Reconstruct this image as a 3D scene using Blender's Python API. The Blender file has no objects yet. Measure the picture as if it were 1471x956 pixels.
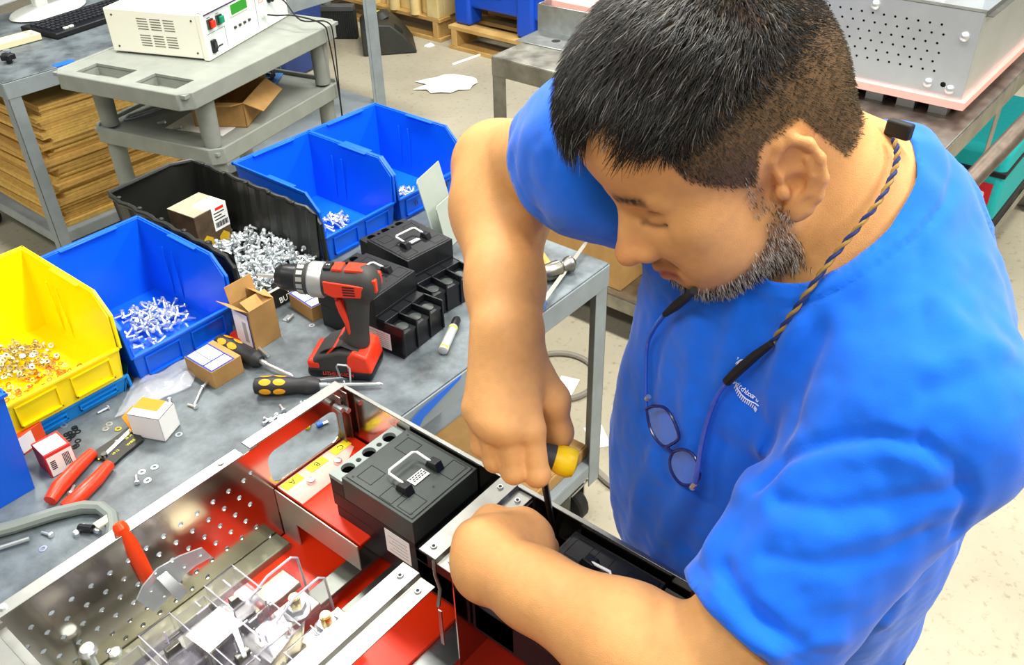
import bpy, bmesh, math, random
import numpy as np
from mathutils import Matrix, Vector
random.seed(7); RNG = np.random.default_rng(11)

# ------------------------------------------------------------------ camera
F_PX, CX, CY = 1300.0, 735.5, 478.0
CAM = np.array([0.0, 0.0, 1.73])
def _axes():
    d = np.array([780 - CX, 2300 - CY, F_PX]); d /= np.linalg.norm(d)
    dx = 2045 - CX; y = -(d[0]*dx + d[2]*F_PX)/d[1]
    X = np.array([dx, y, F_PX]); X /= np.linalg.norm(X)
    return np.stack([X, np.cross(-d, X), -d])
AX = _axes()                       # camera vector (right, down, forward) -> world
def _ray(px, py): return AX @ np.array([(px-CX)/F_PX, (py-CY)/F_PX, 1.0])
def P(px, py, z): r = _ray(px, py); return CAM + r*(z-CAM[2])/r[2]
def PX(px, py, x): r = _ray(px, py); return CAM + r*(x-CAM[0])/r[0]
def PY(px, py, y): r = _ray(px, py); return CAM + r*(y-CAM[1])/r[1]
def PD(px, py, d): return CAM + _ray(px, py)*d
scene = bpy.context.scene
COL = scene.collection
cd = bpy.data.cameras.new('camera'); cd.sensor_width = 36.0; cd.lens = F_PX/1471*36.0
cd.clip_start = .05; cd.clip_end = 60
co = bpy.data.objects.new('camera', cd); COL.objects.link(co)
mw = np.eye(4); mw[:3,0] = AX[:,0]; mw[:3,1] = -AX[:,1]; mw[:3,2] = -AX[:,2]; mw[:3,3] = CAM
co.matrix_world = Matrix(mw.tolist()); scene.camera = co

# ------------------------------------------------------------------ light
w = bpy.data.worlds.new('hall_light'); scene.world = w; w.use_nodes = True
w.node_tree.nodes['Background'].inputs[0].default_value = (0.93, 0.97, 1.0, 1)
w.node_tree.nodes['Background'].inputs[1].default_value = 0.21
def area(loc, sx, sy, power, col=(1, .97, .90), target=None):
    l = bpy.data.lights.new('fluorescent_fixture', 'AREA'); l.shape = 'RECTANGLE'; l.size = sx; l.size_y = sy
    l.energy = power; l.color = col
    o = bpy.data.objects.new('fluorescent_fixture', l); COL.objects.link(o); o.location = loc
    return o
for fx, pw in ((-.9, 30), (1.3, 74), (3.6, 58)):
    for fy in (-1.6, .55, 2.9):
        area((fx, fy, 3.4), .35, 1.3, pw)
vs = scene.view_settings; vs.view_transform = 'Standard'; vs.look = 'None'; vs.exposure = 0.22; vs.gamma = 1.0
vs.use_curve_mapping = False

# ------------------------------------------------------------------ materials
def lin(c):
    if isinstance(c, str):
        c = c.lstrip('#'); c = [int(c[i:i+2], 16)/255 for i in (0, 2, 4)]
    return tuple(x/12.92 if x <= .04045 else ((x+.055)/1.055)**2.4 for x in c)
MATS = {}
def mat(name, col, rough=.5, metal=0.0, spec=.5, vary=0.0, vscale=20.0, col2=None, bump=0.0, bscale=200.0,
        trans=0.0, ior=1.45, coat=0.0, aniso=None, attr=None, sheen=0.0, sss=0.0, rvary=0.0, detail=5.0, ramp=(.35, .65), alpha=1.0):
    if name in MATS: return MATS[name]
    m = bpy.data.materials.new(name); m.use_nodes = True; nt = m.node_tree; N = nt.nodes; Lk = nt.links
    b = N['Principled BSDF']; c = (*lin(col), 1)
    b.inputs['Base Color'].default_value = c; b.inputs['Roughness'].default_value = rough
    b.inputs['Metallic'].default_value = metal; b.inputs['Specular IOR Level'].default_value = spec
    b.inputs['IOR'].default_value = ior; b.inputs['Transmission Weight'].default_value = trans
    b.inputs['Coat Weight'].default_value = coat; b.inputs['Sheen Weight'].default_value = sheen
    b.inputs['Alpha'].default_value = alpha
    if sss:
        b.inputs['Subsurface Weight'].default_value = sss; b.inputs['Subsurface Radius'].default_value = (.012, .004, .002)
        b.inputs['Subsurface Scale'].default_value = 1.0
    tc = N.new('ShaderNodeTexCoord')
    src = None
    if attr:
        a = N.new('ShaderNodeAttribute'); a.attribute_name = attr; src = a.outputs['Color']
    if vary or col2:
        nz = N.new('ShaderNodeTexNoise'); nz.inputs['Scale'].default_value = vscale; nz.inputs['Detail'].default_value = detail
        nz.inputs['Roughness'].default_value = .6
        Lk.new(tc.outputs['Object'], nz.inputs['Vector'])
        rp = N.new('ShaderNodeValToRGB'); rp.color_ramp.elements[0].position = ramp[0]; rp.color_ramp.elements[1].position = ramp[1]
        Lk.new(nz.outputs['Fac'], rp.inputs['Fac'])
        if col2: rp.color_ramp.elements[0].color = c; rp.color_ramp.elements[1].color = (*lin(col2), 1)
        else:
            rp.color_ramp.elements[0].color = (1-vary,)*3 + (1,); rp.color_ramp.elements[1].color = (1+vary,)*3 + (1,)
        if col2 and not src: Lk.new(rp.outputs['Color'], b.inputs['Base Color'])
        else:
            mx = N.new('ShaderNodeMix'); mx.data_type = 'RGBA'; mx.blend_type = 'MULTIPLY'; mx.inputs[0].default_value = 1
            if src: Lk.new(src, mx.inputs[6])
            else: mx.inputs[6].default_value = c
            Lk.new(rp.outputs['Color'], mx.inputs[7]); Lk.new(mx.outputs[2], b.inputs['Base Color'])
        if rvary:
            mr = N.new('ShaderNodeMapRange'); mr.inputs[3].default_value = max(0, rough-rvary); mr.inputs[4].default_value = rough+rvary
            Lk.new(nz.outputs['Fac'], mr.inputs[0]); Lk.new(mr.outputs[0], b.inputs['Roughness'])
    elif src: Lk.new(src, b.inputs['Base Color'])
    if bump:
        n2 = N.new('ShaderNodeTexNoise'); n2.inputs['Scale'].default_value = bscale; n2.inputs['Detail'].default_value = 3
        if aniso:
            mp = N.new('ShaderNodeMapping'); mp.inputs['Scale'].default_value = aniso
            Lk.new(tc.outputs['Object'], mp.inputs[0]); Lk.new(mp.outputs[0], n2.inputs['Vector'])
        else: Lk.new(tc.outputs['Object'], n2.inputs['Vector'])
        bp = N.new('ShaderNodeBump'); bp.inputs['Strength'].default_value = bump; bp.inputs['Distance'].default_value = .002
        Lk.new(n2.outputs['Fac'], bp.inputs['Height']); Lk.new(bp.outputs[0], b.inputs['Normal'])
    MATS[name] = m; return m

# ------------------------------------------------------------------ mesh helpers
def unit(v): v = np.asarray(v, float); return v/max(1e-12, np.linalg.norm(v))
def frame_z(d, up=(0, 0, 1)):
    d = unit(d); up = np.asarray(up, float)
    if abs(d @ unit(up)) > .98: up = np.array([1., 0, 0])
    x = unit(np.cross(up, d)); return np.stack([x, np.cross(d, x), d], 1)
def tm(loc=(0, 0, 0), rz=0, rx=0, ry=0, s=1):
    return Matrix.Translation(Vector(loc)) @ Matrix.Rotation(rz, 4, 'Z') @ Matrix.Rotation(ry, 4, 'Y') @ Matrix.Rotation(rx, 4, 'X') @ Matrix.Diagonal((s, s, s, 1))
class MB:
    def __init__(s): s.v = []; s.f = []; s.m = []; s.T = None
    def add(s, v, f, m=0):
        n = len(s.v)
        if s.T is not None: v = [tuple(s.T @ Vector(p)) for p in v]
        s.v += [tuple(map(float, p)) for p in v]; s.f += [tuple(i+n for i in q) for q in f]; s.m += [m]*len(f); return s
    def box(s, lo, hi, m=0, R=None, c=None):
        x0, y0, z0 = lo; x1, y1, z1 = hi
        v = [(x0,y0,z0),(x1,y0,z0),(x1,y1,z0),(x0,y1,z0),(x0,y0,z1),(x1,y0,z1),(x1,y1,z1),(x0,y1,z1)]
        if R is not None: v = [np.asarray(c)+np.asarray(R) @ np.array(p) for p in v]
        return s.add(v, [(3,2,1,0),(4,5,6,7),(0,1,5,4),(1,2,6,5),(2,3,7,6),(3,0,4,7)], m)
    def cbox(s, c, sz, m=0, R=None):
        h = np.array(sz)/2
        if R is None: return s.box(np.array(c)-h, np.array(c)+h, m)
        return s.box(-h, h, m, R, c)
    def cyl(s, a, b, r0, r1=None, n=12, m=0, caps=True):
        r1 = r0 if r1 is None else r1; a = np.asarray(a, float); b = np.asarray(b, float); Fr = frame_z(b-a)
        v = []
        for p, r in ((a, r0), (b, r1)):
            for i in range(n):
                t = 2*math.pi*i/n; v.append(p+Fr[:,0]*r*math.cos(t)+Fr[:,1]*r*math.sin(t))
        f = [(i, (i+1) % n, n+(i+1) % n, n+i) for i in range(n)]
        if caps: f += [tuple(range(n-1, -1, -1)), tuple(range(n, 2*n))]
        return s.add(v, f, m)
    def tube(s, pts, r, n=8, m=0, closed=False):
        pts = [np.asarray(p, float) for p in pts]; k = len(pts); rr = r if hasattr(r, '__len__') else [r]*k
        v = []; f = []; up = None
        for i, p in enumerate(pts):
            a = pts[i-1] if (i > 0 or closed) else p; b = pts[(i+1) % k] if (i < k-1 or closed) else p
            d = unit(b-a)
            if up is None: Fr = frame_z(d)
            else:
                x = unit(up-d*(up @ d)); Fr = np.stack([x, np.cross(d, x), d], 1)
            up = Fr[:,0]
            for j in range(n):
                t = 2*math.pi*j/n; v.append(p+Fr[:,0]*rr[i]*math.cos(t)+Fr[:,1]*rr[i]*math.sin(t))
        for i in range(k if closed else k-1):
            for j in range(n):
                a, b = i*n+j, i*n+(j+1) % n; c, d = ((i+1) % k)*n+(j+1) % n, ((i+1) % k)*n+j; f.append((a, b, c, d))
        if not closed: f += [tuple(range(n-1, -1, -1)), tuple(range((k-1)*n, k*n))]
        return s.add(v, f, m)
    def lathe(s, prof, n=20, m=0, o=(0,0,0), d=(0,0,1)):
        Fr = frame_z(d); o = np.asarray(o, float); v = []; f = []; k = len(prof)
        for r, z in prof:
            for i in range(n):
                t = 2*math.pi*i/n; v.append(o+Fr[:,2]*z+(Fr[:,0]*math.cos(t)+Fr[:,1]*math.sin(t))*r)
        for j in range(k-1):
            for i in range(n): f.append((j*n+i, j*n+(i+1) % n, (j+1)*n+(i+1) % n, (j+1)*n+i))
        f += [tuple(range(n-1, -1, -1)), tuple(range((k-1)*n, k*n))]
        return s.add(v, f, m)
    def prism(s, poly, z0, z1, m=0, R=None, o=(0,0,0)):
        R = np.eye(3) if R is None else np.asarray(R); o = np.asarray(o, float); n = len(poly)
        v = [o+R @ np.array([x, y, z0]) for x, y in poly]+[o+R @ np.array([x, y, z1]) for x, y in poly]
        f = [tuple(range(n-1, -1, -1)), tuple(range(n, 2*n))]+[(i, (i+1) % n, n+(i+1) % n, n+i) for i in range(n)]
        return s.add(v, f, m)
    def plate_holes(s, o, U, V, w, h, holes, t, m=0, seg=10):
        """rectangular sheet of size w x h with real round holes (u, v, r), thickness t along U x V"""
        bm = bmesh.new(); U = unit(U); V = unit(V); Nn = np.cross(U, V); o = np.asarray(o, float)
        ed = []
        def loop(pts):
            vs_ = [bm.verts.new((x, y, 0)) for x, y in pts]
            for i in range(len(vs_)): ed.append(bm.edges.new((vs_[i], vs_[(i+1) % len(vs_)])))
        loop([(0, 0), (w, 0), (w, h), (0, h)])
        for u, vv, r in holes:
            if isinstance(r, list): loop(r)
            else: loop([(u+r*math.cos(2*math.pi*i/seg), vv+r*math.sin(2*math.pi*i/seg)) for i in range(seg)])
        bmesh.ops.triangle_fill(bm, edges=ed, use_beauty=True)
        bm.normal_update()
        for f in bm.faces:
            if f.normal.z < 0: f.normal_flip()
        bm.verts.index_update(); top = [v.co.copy() for v in bm.verts]; faces = [[v.index for v in f.verts] for f in bm.faces]
        be = [(e.verts[0].index, e.verts[1].index, e.link_faces[0]) for e in bm.edges if len(e.link_faces) == 1]
        n = len(top); v = [o+U*p.x+V*p.y+Nn*t/2 for p in top]+[o+U*p.x+V*p.y-Nn*t/2 for p in top]
        F = [tuple(f) for f in faces]+[tuple(i+n for i in reversed(f)) for f in faces]
        for a, b, lf in be:
            idx = [q.index for q in lf.verts]; i = idx.index(a)
            if idx[(i+1) % len(idx)] != b: a, b = b, a
            F.append((b, a, a+n, b+n))
        bm.free(); return s.add(v, F, m)
    def mesh(s, name, mats, smooth=35):
        me = bpy.data.meshes.new(name); me.from_pydata(s.v, [], s.f)
        for q in (mats if isinstance(mats, (list, tuple)) else [mats]): me.materials.append(q)
        if any(s.m): me.polygons.foreach_set('material_index', s.m)
        me.update()
        if smooth:
            me.polygons.foreach_set('use_smooth', [True]*len(me.polygons)); me.set_sharp_from_angle(angle=math.radians(smooth))
        return me
    def obj(s, name, mats, parent=None, smooth=35, bevel=0, seg=2, **kw):
        return link(name, s.mesh(name, mats, smooth), parent, bevel, seg, **kw)
def link(name, me, parent=None, bevel=0, seg=2, label=None, cat=None, group=None, kind=None, loc=None):
    o = bpy.data.objects.new(name, me); COL.objects.link(o)
    if parent is not None: o.parent = parent
    if loc is not None: o.location = loc
    if bevel:
        b = o.modifiers.new('bevel', 'BEVEL'); b.width = bevel; b.segments = seg; b.limit_method = 'ANGLE'; b.angle_limit = math.radians(40); b.harden_normals = False
    return tag(o, label, cat, group, kind)
def tag(o, label=None, cat=None, group=None, kind=None):
    if label: o['label'] = label
    if cat: o['category'] = cat
    if group: o['group'] = group
    if kind: o['kind'] = kind
    return o
def thing(name, label, cat, loc=(0,0,0), rz=0, group=None, M4=None):
    o = bpy.data.objects.new(name, None); COL.objects.link(o); o.empty_display_size = .05
    if M4 is not None: o.matrix_world = M4
    else: o.location = loc; o.rotation_euler = (0, 0, rz)
    return tag(o, label, cat, group)
def dup(root, label=None, group=None, M4=None, loc=None, rz=None):
    def cp(o, par):
        c = o.copy(); COL.objects.link(c)
        if par is not None: c.parent = par
        for ch in [q for q in CHILD.get(o.name, [])]: cp(ch, c)
        return c
    CHILD = {}
    for q in list(COL.objects):
        if q.parent is not None: CHILD.setdefault(q.parent.name, []).append(q)
    r = cp(root, None)
    if label: r['label'] = label
    if group: r['group'] = group
    if M4 is not None: r.matrix_world = M4
    if loc is not None: r.location = loc
    if rz is not None: r.rotation_euler = (0, 0, rz)
    return r
def text_mesh(name, body, size, mt, parent=None, M4=None, extrude=.0002, align='CENTER', **kw):
    cu = bpy.data.curves.new(name, 'FONT'); cu.body = body; cu.size = size; cu.extrude = extrude; cu.align_x = align; cu.align_y = 'CENTER'
    cu.resolution_u = 2
    ob = bpy.data.objects.new('tmp', cu); COL.objects.link(ob)
    dg = bpy.context.evaluated_depsgraph_get(); me = bpy.data.meshes.new_from_object(ob.evaluated_get(dg))
    bpy.data.objects.remove(ob); bpy.data.curves.remove(cu); me.name = name; me.materials.clear(); me.materials.append(mt)
    if M4 is not None: me.transform(M4)
    return link(name, me, parent, **kw)
def m4(o, R):
    m = np.eye(4); m[:3,:3] = R; m[:3,3] = o; return Matrix(m.tolist())
# ------------------------------------------------------------------ smooth solids (signed distance -> one continuous mesh)
class Prim:
    def __init__(s, kind, k, op, **kw): s.kind = kind; s.k = k; s.op = op; s.__dict__.update(kw)
    def ev(s, p):
        if s.kind == 'cone':
            ba = s.b-s.a; q = p-s.a; t = np.clip(q @ ba/(ba @ ba), 0, 1)[:, None]; q = q-t*ba
            if s.flat is not None:
                n, f = s.flat; q = q+n*((q @ n)[:, None])*(f-1)
            return np.sqrt((q*q).sum(1))-(s.ra+(s.rb-s.ra)*t[:, 0])
        q = (p-s.c) @ s.R/s.r; k0 = np.sqrt((q*q).sum(1)); q /= s.r; k1 = np.sqrt((q*q).sum(1))
        return k0*(k0-1)/np.maximum(k1, 1e-9)
A_ = lambda v: np.asarray(v, float)
def cone(a, b, ra, rb, k=.02, op=1, flat=None): return Prim('cone', k, op, a=A_(a), b=A_(b), ra=ra, rb=rb, flat=flat)
def ell(c, r, k=.02, R=None, op=1):
    r = A_([r]*3 if np.isscalar(r) else r); return Prim('ell', k, op, c=A_(c), r=r, R=np.eye(3) if R is None else A_(R))
def chain(pts, rs, k=.01, flat=None): return [cone(pts[i], pts[i+1], rs[i], rs[i+1], k, 1, flat) for i in range(len(pts)-1)]
def field(prims, p):
    d = np.full(len(p), 9.0)
    for q in prims:
        e = q.ev(p); k = q.k
        if q.op > 0: h = np.clip(.5+.5*(d-e)/k, 0, 1); d = d*(1-h)+e*h-k*h*(1-h)
        else: e = -e; h = np.clip(.5-.5*(d-e)/k, 0, 1); d = d*(1-h)+e*h+k*h*(1-h)
    return d
def sdf_mesh(prims, lo, hi, vox, B=12):
    lo = A_(lo); nb = np.ceil((A_(hi)-lo)/(vox*B)).astype(int); r = vox*B*math.sqrt(3)/2
    g = np.stack(np.meshgrid(*[np.arange(n) for n in nb], indexing='ij'), -1).reshape(-1, 3)
    cen = lo+(g+.5)*vox*B
    ds = np.stack([q.ev(cen) for q in prims], 1); tot = field(prims, cen)
    act = np.where(np.abs(tot) < 1.7*r+.004)[0]
    st = (nb*B+3).astype(np.int64); S = np.array([st[1]*st[2], st[2], 1], np.int64)
    lp = np.stack(np.meshgrid(*[np.arange(B+1)]*3, indexing='ij'), -1).reshape(-1, 3)
    CID = []; CP = []; QA = []
    ks = np.array([q.k for q in prims]); ops = np.array([q.op for q in prims])
    for bi in act:
        d = ds[bi]; mn = d[ops > 0].min()
        keep = np.where(((ops > 0) & (d < mn+2.6*r+ks)) | ((ops < 0) & (d < 1.6*r+ks)))[0]
        base = g[bi]*B
        v = field([prims[i] for i in keep], lo+(base+lp)*vox).reshape(B+1, B+1, B+1)
        ins = v < 0
        if ins.all() or not ins.any(): continue
        cnt = np.zeros((B, B, B), np.int8); acc = np.zeros((B, B, B, 3)); num = np.zeros((B, B, B))
        for c in np.ndindex(2, 2, 2): cnt += ins[c[0]:c[0]+B, c[1]:c[1]+B, c[2]:c[2]+B]
        for ax in range(3):
            for o in np.ndindex(2, 2):
                a = [0, 0, 0]; oth = [i for i in range(3) if i != ax]; a[oth[0]], a[oth[1]] = o; b = list(a); b[ax] = 1
                va = v[a[0]:a[0]+B, a[1]:a[1]+B, a[2]:a[2]+B]; vb = v[b[0]:b[0]+B, b[1]:b[1]+B, b[2]:b[2]+B]
                x = (va < 0) != (vb < 0); t = np.where(x, va/np.where(x, va-vb, 1), 0)
                for i in range(3): acc[..., i] += np.where(x, (t if i == ax else a[i]), 0)
                num += x
        cells = np.argwhere((cnt > 0) & (cnt < 8))
        if len(cells):
            ci = tuple(cells.T); pos = lo+(base+cells+acc[ci]/num[ci][:, None])*vox
            CID.append((base+cells+1) @ S); CP.append(pos)
        for ax in range(3):
            e = np.eye(3, dtype=int)[ax]
            va = ins[:B, :B, :B]; vb = ins[e[0]:B+e[0], e[1]:B+e[1], e[2]:B+e[2]]
            for sgn, msk in ((1, va & ~vb), (-1, ~va & vb)):
                idx = np.argwhere(msk)
                if len(idx):
                    c0 = (base+idx+1) @ S; u = S[(ax+1) % 3]; w_ = S[(ax+2) % 3]
                    q = np.stack([c0, c0-u, c0-u-w_, c0-w_], 1); QA.append(q if sgn > 0 else q[:, ::-1])
    CID = np.concatenate(CID); CP = np.concatenate(CP); o = np.argsort(CID); CID = CID[o]; CP = CP[o]
    Q = np.concatenate(QA); ix = np.searchsorted(CID, Q); ix = np.clip(ix, 0, len(CID)-1)
    ok = (CID[ix] == Q).all(1); return CP, ix[ok]
def np_mesh(name, V, Fq, mats, smooth=True):
    me = bpy.data.meshes.new(name); nv = len(V); nf = len(Fq); k = Fq.shape[1]
    me.vertices.add(nv); me.vertices.foreach_set('co', V.astype(np.float32).ravel())
    me.loops.add(nf*k); me.loops.foreach_set('vertex_index', Fq.astype(np.int32).ravel())
    me.polygons.add(nf); me.polygons.foreach_set('loop_start', np.arange(0, nf*k, k, dtype=np.int32))
    me.update(calc_edges=True); me.validate()
    if smooth: me.polygons.foreach_set('use_smooth', [True]*len(me.polygons))
    for m_ in (mats if isinstance(mats, (list, tuple)) else [mats]): me.materials.append(m_)
    return me
def set_col(me, c, name='tone'):
    a = me.color_attributes.new(name, 'FLOAT_COLOR', 'POINT'); c4 = np.concatenate([c, np.ones((len(c), 1))], 1)
    a.data.foreach_set('color', c4.astype(np.float32).ravel())
def vnormals(V, Fq):
    nf = np.cross(V[Fq[:, 2]]-V[Fq[:, 0]], V[Fq[:, 3]]-V[Fq[:, 1]])
    o = np.stack([sum(np.bincount(Fq[:, i], nf[:, a], len(V)) for i in range(4)) for a in range(3)], 1)
    return o/np.maximum(1e-12, np.linalg.norm(o, axis=1))[:, None]
def seg_dist(p, a, b):
    a = A_(a); b = A_(b); ba = b-a; t = np.clip((p-a) @ ba/(ba @ ba), 0, 1); return np.linalg.norm(p-a-t[:, None]*ba, axis=1)
def poly_dist(p, pts): return np.min([seg_dist(p, pts[i], pts[i+1]) for i in range(len(pts)-1)], axis=0)
def sm(x, a, b): t = np.clip((x-a)/(b-a), 0, 1); return t*t*(3-2*t)
def vnoise(p, sc, seed=0):
    q = p*sc; i = np.floor(q).astype(np.int64); f = q-i; f = f*f*(3-2*f); out = 0
    for c in np.ndindex(2, 2, 2):
        j = i+np.array(c); h = (j[:, 0]*374761393+j[:, 1]*668265263+j[:, 2]*2147483647+seed*1274126177) & 0xffffffff
        h = ((h ^ (h >> 13))*1274126177) & 0xffffffff; h = (h ^ (h >> 16)) & 0xffff
        wgt = np.prod([f[:, a] if c[a] else 1-f[:, a] for a in range(3)], axis=0); out = out+wgt*h/65535.0
    return out

# ------------------------------------------------------------------ the person at the chassis
HR = np.stack([unit((-.735, .450, -.507)), unit((-.375, .360, .854)), unit((-.567, -.818, .095))], 1)
HR[:, 1] = unit(HR[:, 1]-HR[:, 0]*(HR[:, 0] @ HR[:, 1])); HR[:, 2] = np.cross(HR[:, 1], HR[:, 0])
HT = np.array([.672, .313, 1.402]); HS = 1.0
def H(f, u, l): return HT+HR @ (np.array([f, u, l])*HS)
def hell(c, r, k=.02, op=1, R=None):
    r = A_([r]*3 if np.isscalar(r) else r)*HS; return ell(H(*c), r, k, HR if R is None else HR @ R, op)
def hcone(a, b, ra, rb, k=.02, op=1): return cone(H(*a), H(*b), ra*HS, rb*HS, k, op)
RS = np.array([.668, .440, 1.365]); RE = np.array([.760, .650, 1.262]); RW = PD(730, 478, .925)
LS = np.array([.650, .100, 1.235]); LE = PD(1005, 985, .79); LW = PD(697, 806, .925)
NB = PD(1235, 300, .835); SP = np.array([.765, .250, 1.270])
def person_prims():
    b = []
    # trunk
    b += [ell((.775, .245, 1.205), (.115, .170, .17), .05), ell((.80, .245, 1.03), (.135, .165, .16), .08),
          ell((.83, .25, .90), (.13, .165, .12), .08)]
    b += [cone(LS, SP, .056, .06, .06), cone(SP, RS, .06, .056, .06), cone(NB, LS+(.02, .02, 0), .055, .05, .05), cone(NB, RS+(.02, -.02, 0), .055, .05, .05)]
    # neck
    b += [cone(H(-.035, -.005, 0), NB, .058, .066, .035), cone(H(.0, -.05, 0), NB+(-.03, .01, -.02), .045, .055, .03)]
    # arms
    Lm = LE+(LW-LE)*.3; Rm = RE+(RW-RE)*.28
    b += [cone(LS, LE, .056, .049, .03), cone(LE, Lm, .047, .050, .03), cone(Lm, LE+(LW-LE)*.75, .050, .038, .03), cone(LE+(LW-LE)*.75, LW, .037, .032, .02)]
    b += [cone(RS, RE, .056, .050, .03), cone(RE, Rm, .048, .053, .03), cone(Rm, RE+(RW-RE)*.75, .053, .039, .03), cone(RE+(RW-RE)*.75, RW, .038, .0325, .02)]
    # right hand, closed on the T-handle
    cn = unit(PD(730, 560, 1)-CAM)          # view-ish normal of the back of the hand
    M_ = [PD(762, 618, .915), PD(729, 616, .905), PD(701, 604, .91), PD(683, 586, .92)]
    I_ = [PD(772, 682, .921), PD(738, 678, .920), PD(711, 662, .926), PD(692, 642, .932)]
    D_ = [PD(774, 677, .949), PD(741, 672, .948), PD(714, 656, .953), PD(695, 638, .956)]
    T_ = [PD(768, 652, .966), PD(737, 650, .965), PD(711, 637, .968), PD(693, 622, .968)]
    wr = [RW+(AX[:, 0]*o) for o in (.013, .005, -.005, -.013)]
    for i in range(4):
        b.append(cone(wr[i], M_[i], .0165, .0140 if i < 3 else .0125, .024))
    s_ = [1.06, 1.03, .97, .86]
    b.append(cone(RE+(RW-RE)*.72, (M_[1]+M_[2])/2, .030, .013, .026))
    for i in range(4):
        b += chain([M_[i], I_[i], D_[i], T_[i]], [.0135*s_[i], .0118*s_[i], .0100*s_[i], .0085*s_[i]], .0032)
        b.append(ell(M_[i]-cn*.001, .0120*s_[i], .010))
        b.append(ell(I_[i], .0125*s_[i], .004))
    b += chain([PD(757, 520, .935), PD(794, 575, .945), PD(803, 622, .962), PD(797, 652, .978)], [.022, .0165, .0135, .011], .012)
    # left hand, bent down into the chassis
    M_ = [PD(748, 752, .985), PD(768, 768, .975), PD(771, 790, .965), PD(761, 806, .957)]
    I_ = [PD(773, 764, 1.012), PD(786, 786, 1.006), PD(786, 806, .998), PD(774, 820, .990)]
    T_ = [PD(779, 788, 1.045), PD(788, 808, 1.040), PD(786, 826, 1.032), PD(775, 836, 1.02)]
    wr = [LW+(AX[:, 1]*o) for o in (-.020, -.008, .005, .016)]
    for i in range(4):
        b.append(cone(wr[i], M_[i], .023, .016 if i < 3 else .0145, .024))
        b += chain([M_[i], I_[i], (I_[i]+T_[i])/2, T_[i]], [.0135*s_[i], .0118*s_[i], .010*s_[i], .0085*s_[i]], .005)
        b.append(ell(M_[i], .0135*s_[i], .010))
    b += chain([PD(684, 778, .95), PD(706, 752, .985), PD(738, 756, 1.012), PD(762, 774, 1.032)], [.024, .0175, .0135, .011], .014)
    # head
    b += [hell((-.012, .054, 0), (.104, .100, .081), .02), hell((.004, .084, 0), (.102, .080, .079), .02), hell((.03, .056, 0), (.068, .070, .068), .03), hell((-.05, .02, 0), (.058, .070, .062), .03),
          hell((.042, -.012, 0), (.05, .072, .057), .03), hell((.073, -.074, 0), (.020, .018, .024), .025), hell((.02, -.064, 0), (.05, .028, .045), .03)]
    b += [hell((.078, -.05, 0), (.022, .026, .030), .015)]
    for s in (1, -1):
        b += [hcone((.004, -.044, .050*s), (.064, -.073, .022*s), .019, .017, .03), hell((.062, .0, .048*s), (.022, .018, .016), .022),
              hell((.055, -.035, .040*s), (.032, .036, .022), .025), hcone((.093, .036, .008*s), (.079, .034, .044*s), .008, .009, .012)]
    for s in (1, -1):
        b += [hell((.098, .014, .033*s), (.013, .010, .017), .012, -1), hell((.0785, .016, .032*s), (.0135, .0125, .0165), .005)]
        b += [hcone((.0925, .0085, .020*s), (.0835, .009, .047*s), .0012, .0012, .003, -1)]
        b += [hcone((.0925, .0230, .019*s), (.0835, .024, .045*s), .0012, .0012, .005, -1)]
    for s in (1, -1): b += [hell((.082, -.014, .024*s), (.018, .024, .017), .014), hcone((.090, .012, .010*s), (.101, -.020, .013*s), .0085, .0095, .010)]
    b += [hcone((.096, .022, 0), (.118, -.019, 0), .0065, .0105, .011), hell((.1175, -.021, 0), (.0125, .0115, .0125), .006)]
    for s in (1, -1):
        b += [hell((.104, -.025, .0135*s), (.0115, .009, .0075), .005), hell((.110, -.034, .008*s), (.004, .004, .0035), .003, -1)]
        b += [hcone((.094, -.034, .020*s), (.083, -.060, .033*s), .0015, .0015, .008, -1)]
    for s in (1, -1):
        b += [hcone((.1015, -.050, 0), (.089, -.0555, .024*s), .0058, .003, .004), hcone((.0985, -.0615, 0), (.0885, -.0575, .022*s), .0066, .003, .004)]
        b += [hcone((.1075, -.0560, 0), (.0905, -.0565, .025*s), .0011, .0011, .002, -1)]
    # ears
    for s in (1, -1):
        eu = unit((-.2, .98, 0)); eb = unit((-.86, -.17, .48*s)); en = unit(np.cross(eb, eu))*1.0
        if en[2]*s < 0: en = -en
        e0 = np.array([-.004, -.004, .0755*s]); z = 1.05
        E = lambda bb, uu, nn=0: tuple(e0+(eb*bb+eu*uu+en*nn)*z)
        Re = np.stack([eb, eu, en], 1)
        b += [hell(E(.013, .003, -.003), (.0175*z, .031*z, .0042), .006, 1, Re)]
        hx = [(.0, .004, .001), (-.002, .020, .001), (.004, .031, .001), (.014, .0345, .001), (.024, .028, .001), (.0295, .014, .001), (.029, -.003, .001), (.023, -.017, .001), (.014, -.027, 0), (.005, -.031, 0)]
        for i in range(len(hx)-1): b.append(hcone(E(*hx[i]), E(*hx[i+1]), .0042, .0042, .0035))
        b += [hell(E(.006, -.025, 0), (.0095*z, .0095*z, .005), .006, 1, Re)]
        b += [hell(E(.0105, -.005, .006), (.0095*z, .0125*z, .0105), .004, -1, Re), hell(E(.012, .016, .005), (.012*z, .0075*z, .006), .005, -1, Re)]
        ah = [(.021, .016, .0005), (.0225, .002, .0015), (.017, -.012, .001), (.008, -.017, .001)]
        for i in range(3): b.append(hcone(E(*ah[i]), E(*ah[i+1]), .0032, .0032, .003))
        b += [hell(E(-.001, -.007, .002), (.006, .007, .005), .004, 1, Re)]
    return b
def head_local(p): return (p-HT) @ HR/HS
HAIRLINE = None
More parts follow.
